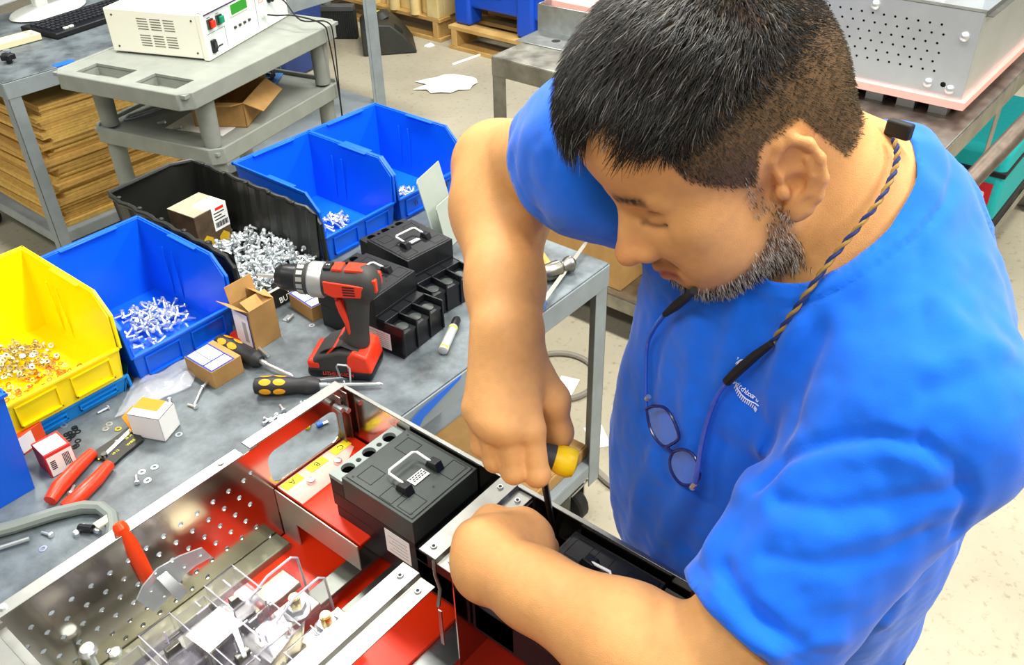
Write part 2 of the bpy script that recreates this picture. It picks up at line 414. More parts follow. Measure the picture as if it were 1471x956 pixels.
def hair_mask(q):
    """q: head-frame coords (forward, up, left) -> 1 where scalp hair grows"""
    f, u, l = q.T; al = np.abs(l)
    up_line = np.interp(f, [-.12, -.065, -.048, -.036, .0, .008, .014, .030, .046, .060, .066, .11], [-.03, -.035, .005, .034, .036, .020, .004, .014, .028, .046, .080, .096])
    peak = np.interp(al, [0, .02, .036, .050, .062], [.092, .097, .114, .106, .0])
    up_line = np.where(f > .055, np.maximum(up_line, peak), up_line)
    out = ((f+.012)/.104)**2+((u-.054)/.100)**2+(l/.081)**2 > 1.10
    ear = out & (al > .076) & (f > -.055) & (f < .004) & (u < .048)
    return np.where(ear, 0, sm(u-up_line, -.002, .010)*(1-sm(-u, .06, .07)))
def build_person():
    root = thing('person', 'worker in a blue t-shirt bending over the open steel chassis with a T-handle driver', 'person', (.85, .25, 0))
    inv = Matrix.Translation((-.85, -.25, 0))
    def put(name, me, **kw): me.transform(inv); return link(name, me, root, **kw)
    V, Q = sdf_mesh(person_prims(), (.36, -.02, .82), (.98, .75, 1.62), .0023)
    N = vnormals(V, Q); q = head_local(V); f, u, l = q.T
    inhead = (np.linalg.norm(q-(.0, .02, 0), axis=1) < .2)
    base = np.array(lin('#dda266')); c = np.tile(base, (len(V), 1))
    n1 = vnoise(V, 60, 1)[:, None]; n2 = vnoise(V, 220, 2)[:, None]
    c = c*(1+.10*(n1-.5)+.10*(n2-.5))
    def mixc(c, m_, col): return c*(1-m_[:, None])+np.array(lin(col))*m_[:, None]
    hm = np.where(inhead, hair_mask(q), 0)
    red = np.where(inhead, np.exp(-((f-.118)**2+(u+.02)**2+l**2)/.0004)*.35+np.exp(-((f-.0)**2+(u-.0)**2+(np.abs(l)-.095)**2)/.0012)*.25, 0)
    c = mixc(c, red, '#c86a4a')
    lip = np.where(inhead & (f > .085), np.exp(-((u+.0565)/.0085)**2)*sm(.027-np.abs(l), 0, .006)*sm(f, .084, .092), 0)
    c = mixc(c, lip*.95, '#9c4c44')
    brow = np.where(inhead & (f > .06), np.exp(-((u-.036-.004*np.sin(np.abs(l)*60))/.0055)**2)*sm(np.abs(l), .008, .013)*(1-sm(np.abs(l), .042, .05))*sm(f, .07, .078), 0)
    brow = np.clip(brow, 0, .9); c = mixc(c, brow*1.1*(.5+.8*vnoise(V, 500, 5)), '#2a1c14')
    lash = np.where(inhead & (f > .07), np.exp(-((u-.0088)/.0024)**2)*sm(np.abs(l), .017, .021)*(1-sm(np.abs(l), .045, .05)), 0)
    c = mixc(c, lash*.6, '#24160f'); fold_shade = np.where(inhead & (f > .07), np.exp(-((u-.0235)/.0022)**2)*sm(np.abs(l), .017, .022)*(1-sm(np.abs(l), .044, .052)), 0); c = mixc(c, fold_shade*.22, '#6a3c22')  # shade of the eyelid crease painted into the skin tone
    bd = beard_mask(q)*inhead
    c = mixc(c, bd*.55, '#5c4a40')
    mus = np.where(inhead & (f > .08), np.exp(-((u+.043)/.006)**2)*(1-sm(np.abs(l), .022, .032)), 0)
    c = mixc(c, mus*.45, '#4a3428')
    side = np.where(inhead, hm, 0)
    c = mixc(c, side*.85, '#3a3022')
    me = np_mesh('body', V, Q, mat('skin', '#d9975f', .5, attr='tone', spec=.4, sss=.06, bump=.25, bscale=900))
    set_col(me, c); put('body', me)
    # hair: combed strands
    idx = np.where(hm > .35)[0]; pick = RNG.choice(idx, 30000)
    strands('hair', V[pick]+RNG.normal(0, .0008, (len(pick), 3)), N[pick], q[pick], put)
    idx = np.where((bd > .22) & (RNG.random(len(V)) < bd))[0]; pick = RNG.choice(idx, min(5200, len(idx)*2))
    stubble('beard', V[pick]+RNG.normal(0, .0006, (len(pick), 3)), N[pick], q[pick], put)
    ts = shirt(put)
    def sub(me, name, par): me.transform(inv); link(name, me, par)
    chest_print(ts, sub)
    legs(put)
    return root
def beard_mask(q):
    f, u, l = q.T; al = np.abs(l)
    jaw = np.interp(f, [-.01, .01, .03, .05, .07, .09], [.0, -.02, -.045, -.058, -.066, -.070])
    m_ = sm(jaw-u, -.004, .014)*sm(f, -.004, .010)*(1-sm(-u, .105, .125))
    under = sm(-u-.093, 0, .012)*(1-sm(f, .04, .075))
    sb = sm(f, .006, .012)*(1-sm(f, .020, .030))*sm(u, -.03, -.02)*(1-sm(u, .02, .03))*sm(al, .05, .06)*.35
    return np.clip(np.maximum(m_*(1-under), sb), 0, 1)
def ribbon_mesh(name, pts, rad, cols, mt):
    """pts: (n, k, 3) centre lines, rad: (k,) -> three-sided tapered strands in one mesh"""
    n, k, _ = pts.shape; d = pts[:, -1]-pts[:, 0]; d /= np.maximum(1e-9, np.linalg.norm(d, axis=1))[:, None]
    x = np.cross(d, np.array([.3, .5, .8])); x /= np.linalg.norm(x, axis=1)[:, None]; y = np.cross(d, x)
    ang = np.arange(3)*2*math.pi/3
    ring = x[:, None, None]*np.cos(ang)[None, None, :, None]+y[:, None, None]*np.sin(ang)[None, None, :, None]
    V = pts[:, :, None]+ring*A_(rad)[None, :, None, None]
    V = V.reshape(n, k*3, 3)
    fq = []
    for i in range(k-1):
        for j in range(3): fq.append((i*3+j, i*3+(j+1) % 3, (i+1)*3+(j+1) % 3, (i+1)*3+j))
    Fq = (np.arange(n)[:, None, None]*k*3+np.array(fq)[None]).reshape(-1, 4)
    me = np_mesh(name, V.reshape(-1, 3), Fq, mt); set_col(me, np.repeat(cols, k*3, axis=0)); return me
def strands(name, R0, N, q, put):
    n = len(R0); f, u, l = q.T
    top = sm(u, .07, .115)*sm(f, -.10, .0); front = sm(f, .0, .07)*sm(u, .06, .10)
    crown = np.clip(top+front, 0, 1)
    Ln = (.0026+.005*sm(u, .06, .11)+.015*crown+.003*front)*RNG.uniform(.75, 1.2, n)*HS
    F, U, L = HR.T
    comb = np.outer(.95*crown-.35*(1-crown), F)+np.outer(-.25*crown-.85*(1-crown)+0*u, U)+np.outer(.25*np.sign(l)*sm(np.abs(l), .01, .05), L)
    comb += np.outer(RNG.normal(0, .25, n), L)+np.outer(RNG.normal(0, .2, n), U)
    comb -= N*((comb*N).sum(1))[:, None]; comb /= np.maximum(.2, np.linalg.norm(comb, axis=1))[:, None]
    d0 = N*(.75-.25*crown)[:, None]+comb*(.6+.25*crown)[:, None]; d0 /= np.linalg.norm(d0, axis=1)[:, None]
    d1 = d0*.6+comb*.7+np.array([0, 0, -.12]); d1 /= np.linalg.norm(d1, axis=1)[:, None]
    p = np.stack([R0-N*.001, R0+d0*(Ln*.5)[:, None], R0+d0*(Ln*.5)[:, None]+d1*(Ln*.5)[:, None]], 1)
    grey = (RNG.random(n) < .03+.05*crown)
    fade = (1-sm(u, .035, .085))*sm(.06-f, 0, .05)
    cols = np.where(grey[:, None], np.array(lin('#77736e')), np.array(lin('#17130f')))*RNG.uniform(.7, 1.4, (n, 1))
    cols = cols*(1-.6*fade[:, None])+np.array(lin('#6e5c3c'))*.6*fade[:, None]
    put(name, ribbon_mesh(name, p, (.00034, .0003, .00008), cols, mat('hair', '#17130f', .38, attr='tone', spec=.6)))
def stubble(name, R0, N, q, put):
    n = len(R0); F, U, L = HR.T
    d = N*.7+np.outer(RNG.normal(-.75, .2, n), U)+np.outer(RNG.normal(.15, .25, n), F); d /= np.linalg.norm(d, axis=1)[:, None]
    Ln = RNG.uniform(.003, .0075, n)*(.6+.6*sm(-q[:, 1], .05, .09))
    p = np.stack([R0-N*.001, R0+d*(Ln*.55)[:, None], R0+d*Ln[:, None]+np.outer(-.001*np.ones(n), U)], 1)
    cols = np.where((RNG.random(n) < .55)[:, None], np.array(lin('#c9c4bc')), np.array(lin('#241c17')))
    put(name, ribbon_mesh(name, p, (.00026, .00022, .00006), cols, MATS['hair']))
def trim(V, Q, keep):
    k = keep[Q].all(1); Q = Q[k]; used = np.unique(Q); mp = -np.ones(len(V), int); mp[used] = np.arange(len(used)); return V[used], mp[Q], used
LHEM = LS+(LE-LS)*.77; RHEM = RS+(RE-RS)*.19
def shirt(put):
    ld = unit(LE-LS); rd = unit(RE-RS)
    b = [ell((.765, .245, 1.205), (.135, .185, .18), .05), ell((.780, .265, 1.02), (.172, .190, .17), .09), ell((.80, .26, .90), (.172, .185, .13), .08), cone((.818, .215, .95), (.83, .205, .72), .150, .150, .06), cone((.818, .295, .95), (.83, .305, .72), .150, .150, .06)]
    b += [cone(LS+(.01, 0, .0), SP, .072, .070, .05), cone(SP, RS+(.01, 0, 0), .070, .072, .05), cone(NB+(.012, 0, -.010), LS+(.02, .02, .01), .070, .066, .05), cone(NB+(.012, 0, -.010), RS+(.02, -.02, .01), .070, .064, .05)]
    b += [cone(LS, LHEM+ld*.05, .078, .070, .045), cone(RS, RHEM+rd*.05, .069, .072, .045)]
    b += [cone(RS+rd*.06+(0, 0, -.02), RHEM+rd*.05+(-.012, -.015, -.035), .06, .062, .04)]
    V, Q = sdf_mesh(b, (.36, -.12, .70), (1.08, .80, 1.56), .0042)
    N = vnormals(V, Q)
    # folds: (points, width, height)
    G = lambda *a: [surf(b, x) for x in a]
    disp = (vnoise(V*np.array([1, 1, .45]), 16, 3)-.5)*.009+(vnoise(V*np.array([1.3, 1.3, .5]), 38, 4)-.5)*.0045+(vnoise(V*np.array([.6, 1.2, 1.4]), 70, 6)-.5)*.0018
    for pts, wd, amp in FOLDS:
        w3 = [np.asarray(pix_surf(b, *x)) for x in pts]
        dd = poly_dist(V, w3); disp += amp*np.exp(-(dd/wd)**2)
    neck_n = unit(H(-.02, .05, 0)-NB); nc = NB+neck_n*.012
    s1 = (V-LHEM) @ ld; s2 = (V-RHEM) @ unit(rd+np.array([0, 0, -.45])); s3 = -(V[:, 2]-.765)
    # neck opening: elliptic tube about the neck axis
    e1 = unit(np.array([-1., .15, 0])-neck_n*(np.array([-1., .15, 0]) @ neck_n)); e2 = np.cross(neck_n, e1); w_ = V-nc
    a1 = (w_ @ e1-.020)/.090; a2 = (w_ @ e2)/.074; hgt = w_ @ neck_n
    rr = np.sqrt(a1*a1+a2*a2); s4 = np.where(hgt > -.085, 1-rr, -1.0)*.085
    near_arm1 = np.linalg.norm(np.cross(V-LS, ld), axis=1) < .14; near_arm2 = np.linalg.norm(np.cross(V-RS, rd), axis=1) < .118
    s1 = np.where(near_arm1, s1, -1); s2 = np.where(near_arm2, s2, -1)
    s = np.maximum.reduce([s1, s2, s3, s4])
    disp += np.where(s4 > -.05, .0022*sm(s4, -.0165, -.0145)-.0015*np.exp(-((s4+.017)/.0018)**2), 0)
    for sq in (s1, s2): disp -= np.where(sq > -.2, .0012*np.exp(-((sq+.020)/.0022)**2), 0)
    V = V+N*disp[:, None]
    V2, Q2, used = trim(V, Q, s < .0)
    me = np_mesh('t_shirt', V2, Q2, mat('shirt_cotton', '#0a6aec', .85, vary=.05, vscale=45, bump=.18, bscale=1400, sheen=.25, spec=.25))
    # smooth ragged rim
    bm = bmesh.new(); bm.from_mesh(me); bv = [v for v in bm.verts if v.is_boundary]
    for _ in range(6): 
        new = {}
        for v in bv:
            nb_ = [e.other_vert(v).co for e in v.link_edges if e.is_boundary]
            if len(nb_) == 2: new[v] = v.co*.3+(nb_[0]+nb_[1])*.35
        for v, c_ in new.items(): v.co = c_
    bm.to_mesh(me); bm.free(); me.polygons.foreach_set('use_smooth', [True]*len(me.polygons))
    global SHIRT
    SHIRT = b
    o = put('t_shirt', me); sd = o.modifiers.new('thick', 'SOLIDIFY'); sd.thickness = .0022; sd.offset = -1
    return o
def surf(prims, p): return p
def pix_surf(prims, px, py):
    """first hit of the viewing line through a pixel with the garment surface"""
    r = _ray(px, py); t = .45
    for _ in range(60):
        d = field(prims, (CAM+r*t)[None])[0]; t += max(d, .0004)/np.linalg.norm(r)
        if d < .0006 or t > 1.6: break
    return CAM+r*min(t, 1.3)
FOLDS = [
    ([(1092, 700), (1125, 662), (1190, 634), (1260, 626), (1325, 640), (1375, 672), (1392, 712), (1376, 765)], .0075, -.0060),
    ([(1105, 715), (1150, 676), (1210, 655), (1280, 648), (1330, 662)], .014, .0030),
    ([(1325, 335), (1331, 450), (1328, 560), (1325, 640)], .0026, -.0016), ([(1317, 335), (1323, 450), (1320, 560), (1317, 635)], .0024, -.0012),
    ([(1120, 720), (1190, 735), (1280, 722), (1385, 705)], .008, -.0042), ([(1130, 760), (1200, 772), (1300, 752), (1370, 735)], .010, .0026),
    ([(1100, 800), (1180, 812), (1260, 800), (1330, 770)], .008, -.0034), ([(1040, 815), (1058, 850), (1095, 895), (1145, 925)], .008, -.0055),
    ([(1030, 850), (1060, 900), (1110, 940)], .010, .0050), ([(1110, 930), (1200, 915), (1270, 895)], .010, .0045),
    ([(1150, 470), (1120, 560), (1098, 640), (1075, 710)], .012, .0060), ([(1180, 480), (1150, 570), (1120, 650)], .012, -.0050),
    ([(1100, 640), (1060, 720), (1020, 790)], .014, .0065), ([(1040, 640), (1010, 720), (985, 790)], .012, -.0045),
    ([(1000, 470), (990, 560), (985, 640)], .013, .0045), ([(955, 440), (940, 520), (925, 600)], .012, -.0045),
    ([(985, 700), (955, 760), (940, 800)], .011, .0045), ([(935, 650), (915, 720), (905, 770)], .011, .0050), ([(1060, 440), (1050, 490), (1040, 540)], .011, .0040),
    ([(1240, 400), (1180, 440), (1130, 500), (1100, 560)], .014, .0050), ([(1350, 430), (1400, 480), (1450, 500)], .012, .0035), ([(1345, 560), (1400, 540), (1455, 520)], .012, -.0035)]
def legs(put):
    b = [ell((.83, .25, .90), (.145, .175, .13), .05)]
    for s in (-1, 1):
        hip = np.array([.84, .25+.09*s, .86]); kn = np.array([.82, .25+.12*s, .48]); an = np.array([.86, .25+.13*s, .09])
        b += [cone(hip, kn, .095, .072, .05), cone(kn, an, .07, .058, .03)]
    V, Q = sdf_mesh(b, (.6, -.05, .03), (1.1, .55, 1.0), .009)
    V2, Q2, _ = trim(V, Q, (V[:, 2] < .955) & (V[:, 2] > .055))
    put('trousers', np_mesh('trousers', V2, Q2, mat('denim', '#26364f', .9, vary=.15, vscale=60)))
    for s in (-1, 1):
        y = .25+.13*s
        b = [cone((.86, y, .055), (.69, y+.015*s, .040), .046, .040, .03), cone((.86, y, .06), (.87, y, .11), .045, .046, .02)]
        V, Q = sdf_mesh(b, (.6, y-.1, .0), (.98, y+.1, .18), .006); V[:, 2] = np.maximum(V[:, 2], .002)
        put('shoe', np_mesh('shoe', V, Q, mat('shoe_leather', '#2a2018', .5)))
# ------------------------------------------------------------------ shared materials
bench_paint = mat('bench_paint', '#8d979c', .45, vary=.10, vscale=14, spec=.4)
bench_top = mat('bench_top_worn', '#737d82', .42, col2='#34393c', vscale=12, bump=.15, bscale=120, ramp=(.40, .72), rvary=.12)
alu = mat('brushed_aluminium', '#a3a49f', .38, metal=1, vary=.08, vscale=30, rvary=.08)
sheet = mat('bright_sheet_steel', '#bdb8ae', .17, metal=1, vary=.05, vscale=12, rvary=.05)
galv = mat('galvanised_steel', '#b7bbbb', .36, metal=1, vary=.12, vscale=40)
zinc = mat('zinc_plate', '#dde3e6', .32, metal=.85)
brass = mat('brass', '#cdbd80', .3, metal=1)
tin = mat('tinned_copper', '#d8cfb4', .35, metal=1, vary=.08, vscale=60)
steel_dark = mat('dark_steel', '#5c5a57', .4, metal=1, vary=.2, vscale=60)
rubber = mat('black_rubber', '#161616', .6)
blackp = mat('black_plastic', '#15171a', .38, spec=.5)
greyp = mat('grey_plastic', '#9aa09a', .55, vary=.06, vscale=25)
red = mat('red_insulation', '#ee3410', .28, spec=.5, vary=.05, vscale=8)
redp = mat('red_plastic', '#e62a12', .35)
white = mat('white_paint', '#f2f2ea', .4)
paper = mat('paper', '#f6f6f2', .8)
ink = mat('printed_ink', '#2a2c30', .7)
card = mat('cardboard', '#b48b52', .85, vary=.08, vscale=30, bump=.1, bscale=300)
card2 = mat('cardboard_edge', '#d8b261', .85, vary=.12, vscale=60)
bluep = mat('blue_bin_plastic', '#0560e2', .33, spec=.5)
yellowp = mat('yellow_bin_plastic', '#ffe400', .35, spec=.5)
tape = mat('blue_tape', '#1a6ad8', .6)
label_blue = mat('label_blue_print', '#2c3fa8', .7)
wood = mat('pine_wood', '#cda968', .75, col2='#b48c4c', vscale=7, bump=.1, bscale=40, aniso=(1, 14, 14))
I3 = np.eye(3)

# ------------------------------------------------------------------ floor
def floor():
    m_ = mat('concrete', '#b7b09a', .62, col2='#a49d88', vscale=1.6, detail=9, bump=.12, bscale=60, rvary=.1)
    nt = m_.node_tree; N = nt.nodes; bs = N['Principled BSDF']; src = bs.inputs['Base Color'].links[0].from_socket
    nz = N.new('ShaderNodeTexNoise'); nz.inputs['Scale'].default_value = 38; nz.inputs['Detail'].default_value = 6; nz.inputs['Roughness'].default_value = .7
    rp = N.new('ShaderNodeValToRGB'); rp.color_ramp.elements[0].position = .30; rp.color_ramp.elements[0].color = (.55, .52, .45, 1); rp.color_ramp.elements[1].position = .44; rp.color_ramp.elements[1].color = (1, 1, 1, 1)
    tc = N.new('ShaderNodeTexCoord'); mx = N.new('ShaderNodeMix'); mx.data_type = 'RGBA'; mx.blend_type = 'MULTIPLY'; mx.inputs[0].default_value = .8
    L_ = nt.links; L_.new(tc.outputs['Object'], nz.inputs['Vector']); L_.new(nz.outputs['Fac'], rp.inputs['Fac']); L_.new(src, mx.inputs[6]); L_.new(rp.outputs['Color'], mx.inputs[7]); L_.new(mx.outputs[2], bs.inputs['Base Color'])
    MB().box((-4, -4, -.05), (9, 9, 0)).obj('floor', m_, kind='structure')
    wm = mat('hall_wall', '#c9c7bd', .8)
    for nm, lo, hi in (('wall_left', (-4.1, -4, 0), (-4, 9, 4.2)), ('wall_right', (9, -4, 0), (9.1, 9, 4.2)), ('wall_front', (-4, -4.1, 0), (9, -4, 4.2)), ('wall_back', (-4, 9, 0), (9, 9.1, 4.2))): MB().box(lo, hi).obj(nm, wm, kind='structure')

# ------------------------------------------------------------------ steel benches
def bench(name, label, x0, x1, y0, y1, top=.75, shelf=.20, leg=.042, mtop=None, mframe=None, casters=True, group=None, brace=True):
    t = thing(name, label, 'workbench', ((x0+x1)/2, (y0+y1)/2, 0), group=group)
    ox, oy = (x0+x1)/2, (y0+y1)/2; w, d = (x1-x0)/2, (y1-y0)/2; mt = mtop or bench_top; mf = mframe or bench_paint
    MB().box((-w, -d, top-.004), (w, d, top)).obj('bench_top', mt, t, bevel=.0015)
    ap = MB(); h = .055
    for s in (-1, 1):
        ap.box((-w, s*d-.002, top-h), (w, s*d+.002, top-.004)); ap.box((s*w-.002, -d, top-h), (s*w+.002, d, top-.004))
    ap.obj('apron', mf, t, bevel=.001)
    for sx in (-1, 1):
        for sy in (-1, 1):
            L = MB(); a = sx*w; b = sy*d; q = .003
            L.box((min(a, a-sx*leg), min(b, b-sy*q), .13), (max(a, a-sx*leg), max(b, b-sy*q), top-.01))
            L.box((min(a, a-sx*q), min(b, b-sy*leg), .13), (max(a, a-sx*q), max(b, b-sy*leg), top-.01))
            L.obj('leg', mf, t, bevel=.001)
            if casters:
                cx_, cy_ = a-sx*.05, b-sy*.05
                c = MB(); c.cbox((cx_, cy_, .118), (.07, .06, .006)); c.box((cx_-.032, cy_-.022, .05), (cx_-.028, cy_+.022, .118)); c.box((cx_+.028, cy_-.022, .05), (cx_+.032, cy_+.022, .118))
                k = c.obj('caster', galv, t)
                MB().lathe([(.012, -.018), (.045, -.018), (.05, -.012), (.05, .012), (.045, .018), (.012, .018)], 20, o=(cx_, cy_, .05), d=(1, 0, 0)).obj('wheel', rubber, k)
    s_ = MB(); s_.box((-w+.003, -d+.003, shelf-.004), (w-.003, d-.003, shelf)); 
    for s in (-1, 1):
        s_.box((-w+.003, s*(d-.004)-.002, shelf-.04), (w-.003, s*(d-.004)+.002, shelf-.003)); s_.box((s*(w-.004)-.002, -d+.003, shelf-.04), (s*(w-.004)+.002, d-.003, shelf-.003))
    s_.obj('lower_shelf', mf, t, bevel=.001)
    return t
def tape_strip(label, o, U, V, w, h, bend=None):
    m_ = MB(); o = np.asarray(o, float); U = unit(U); V = unit(V); n = np.cross(U, V)
    m_.add([o, o+U*w, o+U*w+V*h, o+V*h, o+n*.0004, o+U*w+n*.0004, o+U*w+V*h+n*.0004, o+V*h+n*.0004], [(3,2,1,0),(4,5,6,7),(0,1,5,4),(1,2,6,5),(2,3,7,6),(3,0,4,7)])
    return m_.obj('tape', tape, label=label, cat='tape')
def benches():
    bench('workbench', 'grey steel workbench carrying the parts bins and the red drill', -.35, 1.372, .877, 1.74)
    b2 = bench('workbench', 'grey steel bench carrying the keyboard and monitor, flat cardboard on its shelf', 1.13, 2.70, 3.0, 3.75)
    MB().box((2.70-1.915-.028, -.375-.003, .13), (2.70-1.915+.028, -.375+.001, 2.3)).obj('rear_upright', bench_paint, b2); MB().box((2.70-1.915+.024, -.375, .13), (2.70-1.915+.028, -.34, 2.3)).obj('rear_upright', bench_paint, b2)
    # blue tape on the aprons
    o = MB(); y = .8725
    poly = [(.745, .702), (.79, .702), (.805, .716), (.90, .741), (.905, .7475), (.80, .738), (.755, .722)]
    o.prism([(x, z) for x, z in poly], -.0003, .0003, R=np.stack([(1, 0, 0), (0, 0, 1), (0, -1, 0)], 1), o=(0, y, 0))
    o.obj('tape', tape, label='torn strip of blue tape on the edge of the bin workbench', cat='tape')
    o = MB(); x0, x1 = P(70, 92, .75)[0], P(95, 83, .75)[0]
    o.box((x0, 3.0, .7502), (x1, 3.035, .7508)); o.box((x0, 2.9972, .715), (x1, 2.9978, .7508))
    o.obj('tape', tape, label='blue tape folded over the edge of the keyboard bench', cat='tape')
    # bright steel table at the back right
    st = thing('steel_table', 'bare steel table with the perforated chassis standing on it', 'table', (2.7, 1.1, 0))
    x0, x1, y0, y1 = 2.025-2.7, 1.08, .463-1.1, 1.742-1.1; T = .84
    sm_ = mat('worn_steel', '#a8a69d', .42, metal=1, vary=.22, vscale=18, rvary=.15)
    MB().box((x0, y0, T-.005), (x1, y1, T)).obj('table_top', sm_, st, bevel=.003)
    a = MB()
    for xx in (x0, x1): a.box((xx-.002, y0, T-.06), (xx+.002, y1, T-.004))
    for yy in (y0, y1): a.box((x0, yy-.002, T-.06), (x1, yy+.002, T-.004))
    a.obj('apron', sm_, st, bevel=.001)
    for xx, sx in ((x0, 1), (x1, -1)):
        for yy, sy in ((y0, 1), (y1, -1)):
            L = MB(); L.box((min(xx, xx+sx*.05), min(yy, yy+sy*.003), 0), (max(xx, xx+sx*.05), max(yy, yy+sy*.003), T-.01)); L.box((min(xx, xx+sx*.003), min(yy, yy+sy*.05), 0), (max(xx, xx+sx*.003), max(yy, yy+sy*.05), T-.01))
            L.obj('leg', sm_, st, bevel=.001)
    MB().box((2.60-2.7, y0, 0), (2.65-2.7, y0+.003, T-.01)).obj('leg', sm_, st, bevel=.001)
    sh = MB(); sh.box((x0+.004, y0+.004, .166), (x1-.004, y1-.004, .17)); sh.box((x0+.004, y0+.004, .12), (x0+.008, y1-.004, .17)); sh.box((x0+.004, y0+.004, .12), (x1-.004, y0+.008, .17)); sh.obj('lower_shelf', sm_, st, bevel=.001)

# ------------------------------------------------------------------ circuit breaker (shared by four)
BRK = {}
def breaker(label, loc, rz, kind='table', group=None):
    """local frame: x across the poles, y along the poles (cover towards +y), z up; 0.115 x 0.2 x 0.11 m"""
    t = thing('circuit_breaker', label, 'breaker', loc, rz, group)
    bm_ = mat('breaker_black', '#14161a', .36, vary=.15, vscale=40); bg = mat('breaker_cover_grey', '#3d4441', .33, vary=.12, vscale=30); bt = mat('breaker_terminal_grey', '#8d9693', .4)
    def part(n, f, m_, bev=.001, par=None):
        key = n+str(f.__code__.co_firstlineno)+m_.name
        if key not in BRK:
            q = MB(); f(q); BRK[key] = q.mesh(n, m_)
        return link(n, BRK[key], par or t, bev, kind='stuff' if n in ('cover_moulding', 'label_print') else None)
    W = .0575
    def body(q):
        q.box((-W, -.098, 0), (W, .101, .048))
        q.box((-W, -.04, .048), (W, .1055, .072)); q.box((-W, .1035, .072), (W, .1055, .095)); q.box((-W, .081, .072), (-W+.004, .1055, .095)); q.box((W-.004, .081, .072), (W, .1055, .095))
        q.box((-W+.001, -.041, .0465), (W-.001, .100, .0495))
        for x in (-W, -.0205, .0165, W-.004):                     # pole dividers of the line end
            q.box((x, -.102, .004), (x+.004, -.040, .066))
        q.box((-W, -.060, .048), (W, -.040, .066))
    body_o = part('body', body, bm_)
    def cover(q):
        q.box((-W, -.040, .072), (W, .081, .108)); q.box((-W+.004, -.036, .108), (W-.004, .077, .1095))
    c = part('cover', cover, bg if kind == 'chassis' else bm_, .0018)
    def seams(q):
        for x0, y0, x1, y1 in ((-.045, .042, -.02, .066), (.02, .042, .045, .066), (-.052, .0, -.03, .02), (.022, -.03, .050, -.008), (-.05, -.03, -.022, -.008)):
            for a, b_ in (((x0, y0), (x1, y0)), ((x1, y0), (x1, y1)), ((x1, y1), (x0, y1)), ((x0, y1), (x0, y0))):
                lo = (min(a[0], b_[0])-.0004, min(a[1], b_[1])-.0004, .1093); hi = (max(a[0], b_[0])+.0004, max(a[1], b_[1])+.0004, .1100); q.box(lo, hi)
        for x, y in ((-.048, .07), (.048, .07), (-.048, -.03), (.048, -.03), (0, -.02), (.03, .03)): q.cyl((x, y, .1085), (x, y, .1099), .0016, n=8)
    part('cover_moulding', seams, bm_, 0, c)
    def term(q):
        hol = [(x+W, .0095, .0) for x in ()]
        q.plate_holes((-W, .082, .098), (1, 0, 0), (0, 1, 0), 2*W, .0235, [(W-.036, .0115, .0092), (W, .0115, .0092), (W+.036, .0115, .0092), (W-.018, .0115, .0038), (W+.018, .0115, .0038)], .006, seg=14)
    part('terminal_cover', term, bt if kind == 'chassis' else bm_, 0)
    def wells(q):
        q.plate_holes((-.016, -.100, .0505), (1, 0, 0), (0, 1, 0), .032, .038, [(.016, .019, .0095)], .005, seg=14)
    for x in (-.036, 0, .036): part('terminal_well', wells, bm_, 0).location = (x, 0, 0)
    def ring(q): q.lathe([(.0098, .0531), (.0118, .0531), (.0118, .0545), (.0098, .0545)], 18, o=(0, -.081, 0))
    for x in (-.036, 0, .036): part('well_ring', ring, bg, 0).location = (x, 0, 0)
    def lug(q):
        q.box((-.012, -.094, .006), (.012, -.072, .042)); q.cyl((0, -.083, .042), (0, -.083, .046), .007, n=10)
    for x in (-.036, 0, .036): part('terminal_lug', lug, zinc).location = (x, 0, 0)
    def bail(q):
        z = .117; s = .024; y0, y1 = -.004, .034
        q.tube([(-s, y0-.002, .110), (-s, y0, z), (-s, y1-.004, z+.003), (-s+.004, y1, z+.003), (s-.004, y1, z+.003), (s, y1-.004, z+.003), (s, y0, z), (s, y0-.002, .110)], .0018, 8)
    part('wire_handle', bail, mat('white_wire', '#f4f6f4', .3), 0)
    def toggles(q):
        q.prism([(-.012, 0), (.012, 0), (.008, .010), (-.006, .012)], -.006, .006, R=np.stack([(0, 1, 0), (0, 0, 1), (1, 0, 0)], 1), o=(0, .002, .109))
    for s in (-1, 1): part('toggle_lug', toggles, bm_).location = (s*.026, 0, 0)
    def plate(q): q.box((-.013, -.002, .1106), (.013, .012, .1110))
    n_ = part('rating_label', plate, paper if kind == 'chassis' else ink, 0)
    def lines(q):
        for i, (y, w_) in enumerate(((.0085, .011), (.005, .009), (.002, .010))):
            for k in range(5): q.box((-w_+k*.0045, y, .1110), (-w_+k*.0045+.0035, y+.0018, .1112))
    part('label_print', lines, ink if kind == 'chassis' else paper, 0, n_)
    def side(q): q.box((-W-.0004, -.070, .008), (-W, -.012, .044))
    if kind == 'chassis':
        def side(q): q.box((-W-.0004, -.030, .026), (-W, .012, .066))
    l_ = part('side_label', side, paper, 0)
    def sl(q):
        for i in range(7): q.box((-W-.0006, -.066, .012+i*.0044), (-W-.0003, -.017-(i % 3)*.010, .0130+i*.0044))
    if kind != 'chassis': part('label_print', sl, mat('faint_print', '#8f959a', .8), 0, l_)
    else:
        def sl2(q):
            for i in range(5): q.box((-W-.0006, -.026, .032+i*.006), (-W-.0003, .006-(i % 2)*.006, .0332+i*.006))
        part('label_print', sl2, mat('faint_print', '#aab0b4', .8), 0, l_)
    return t

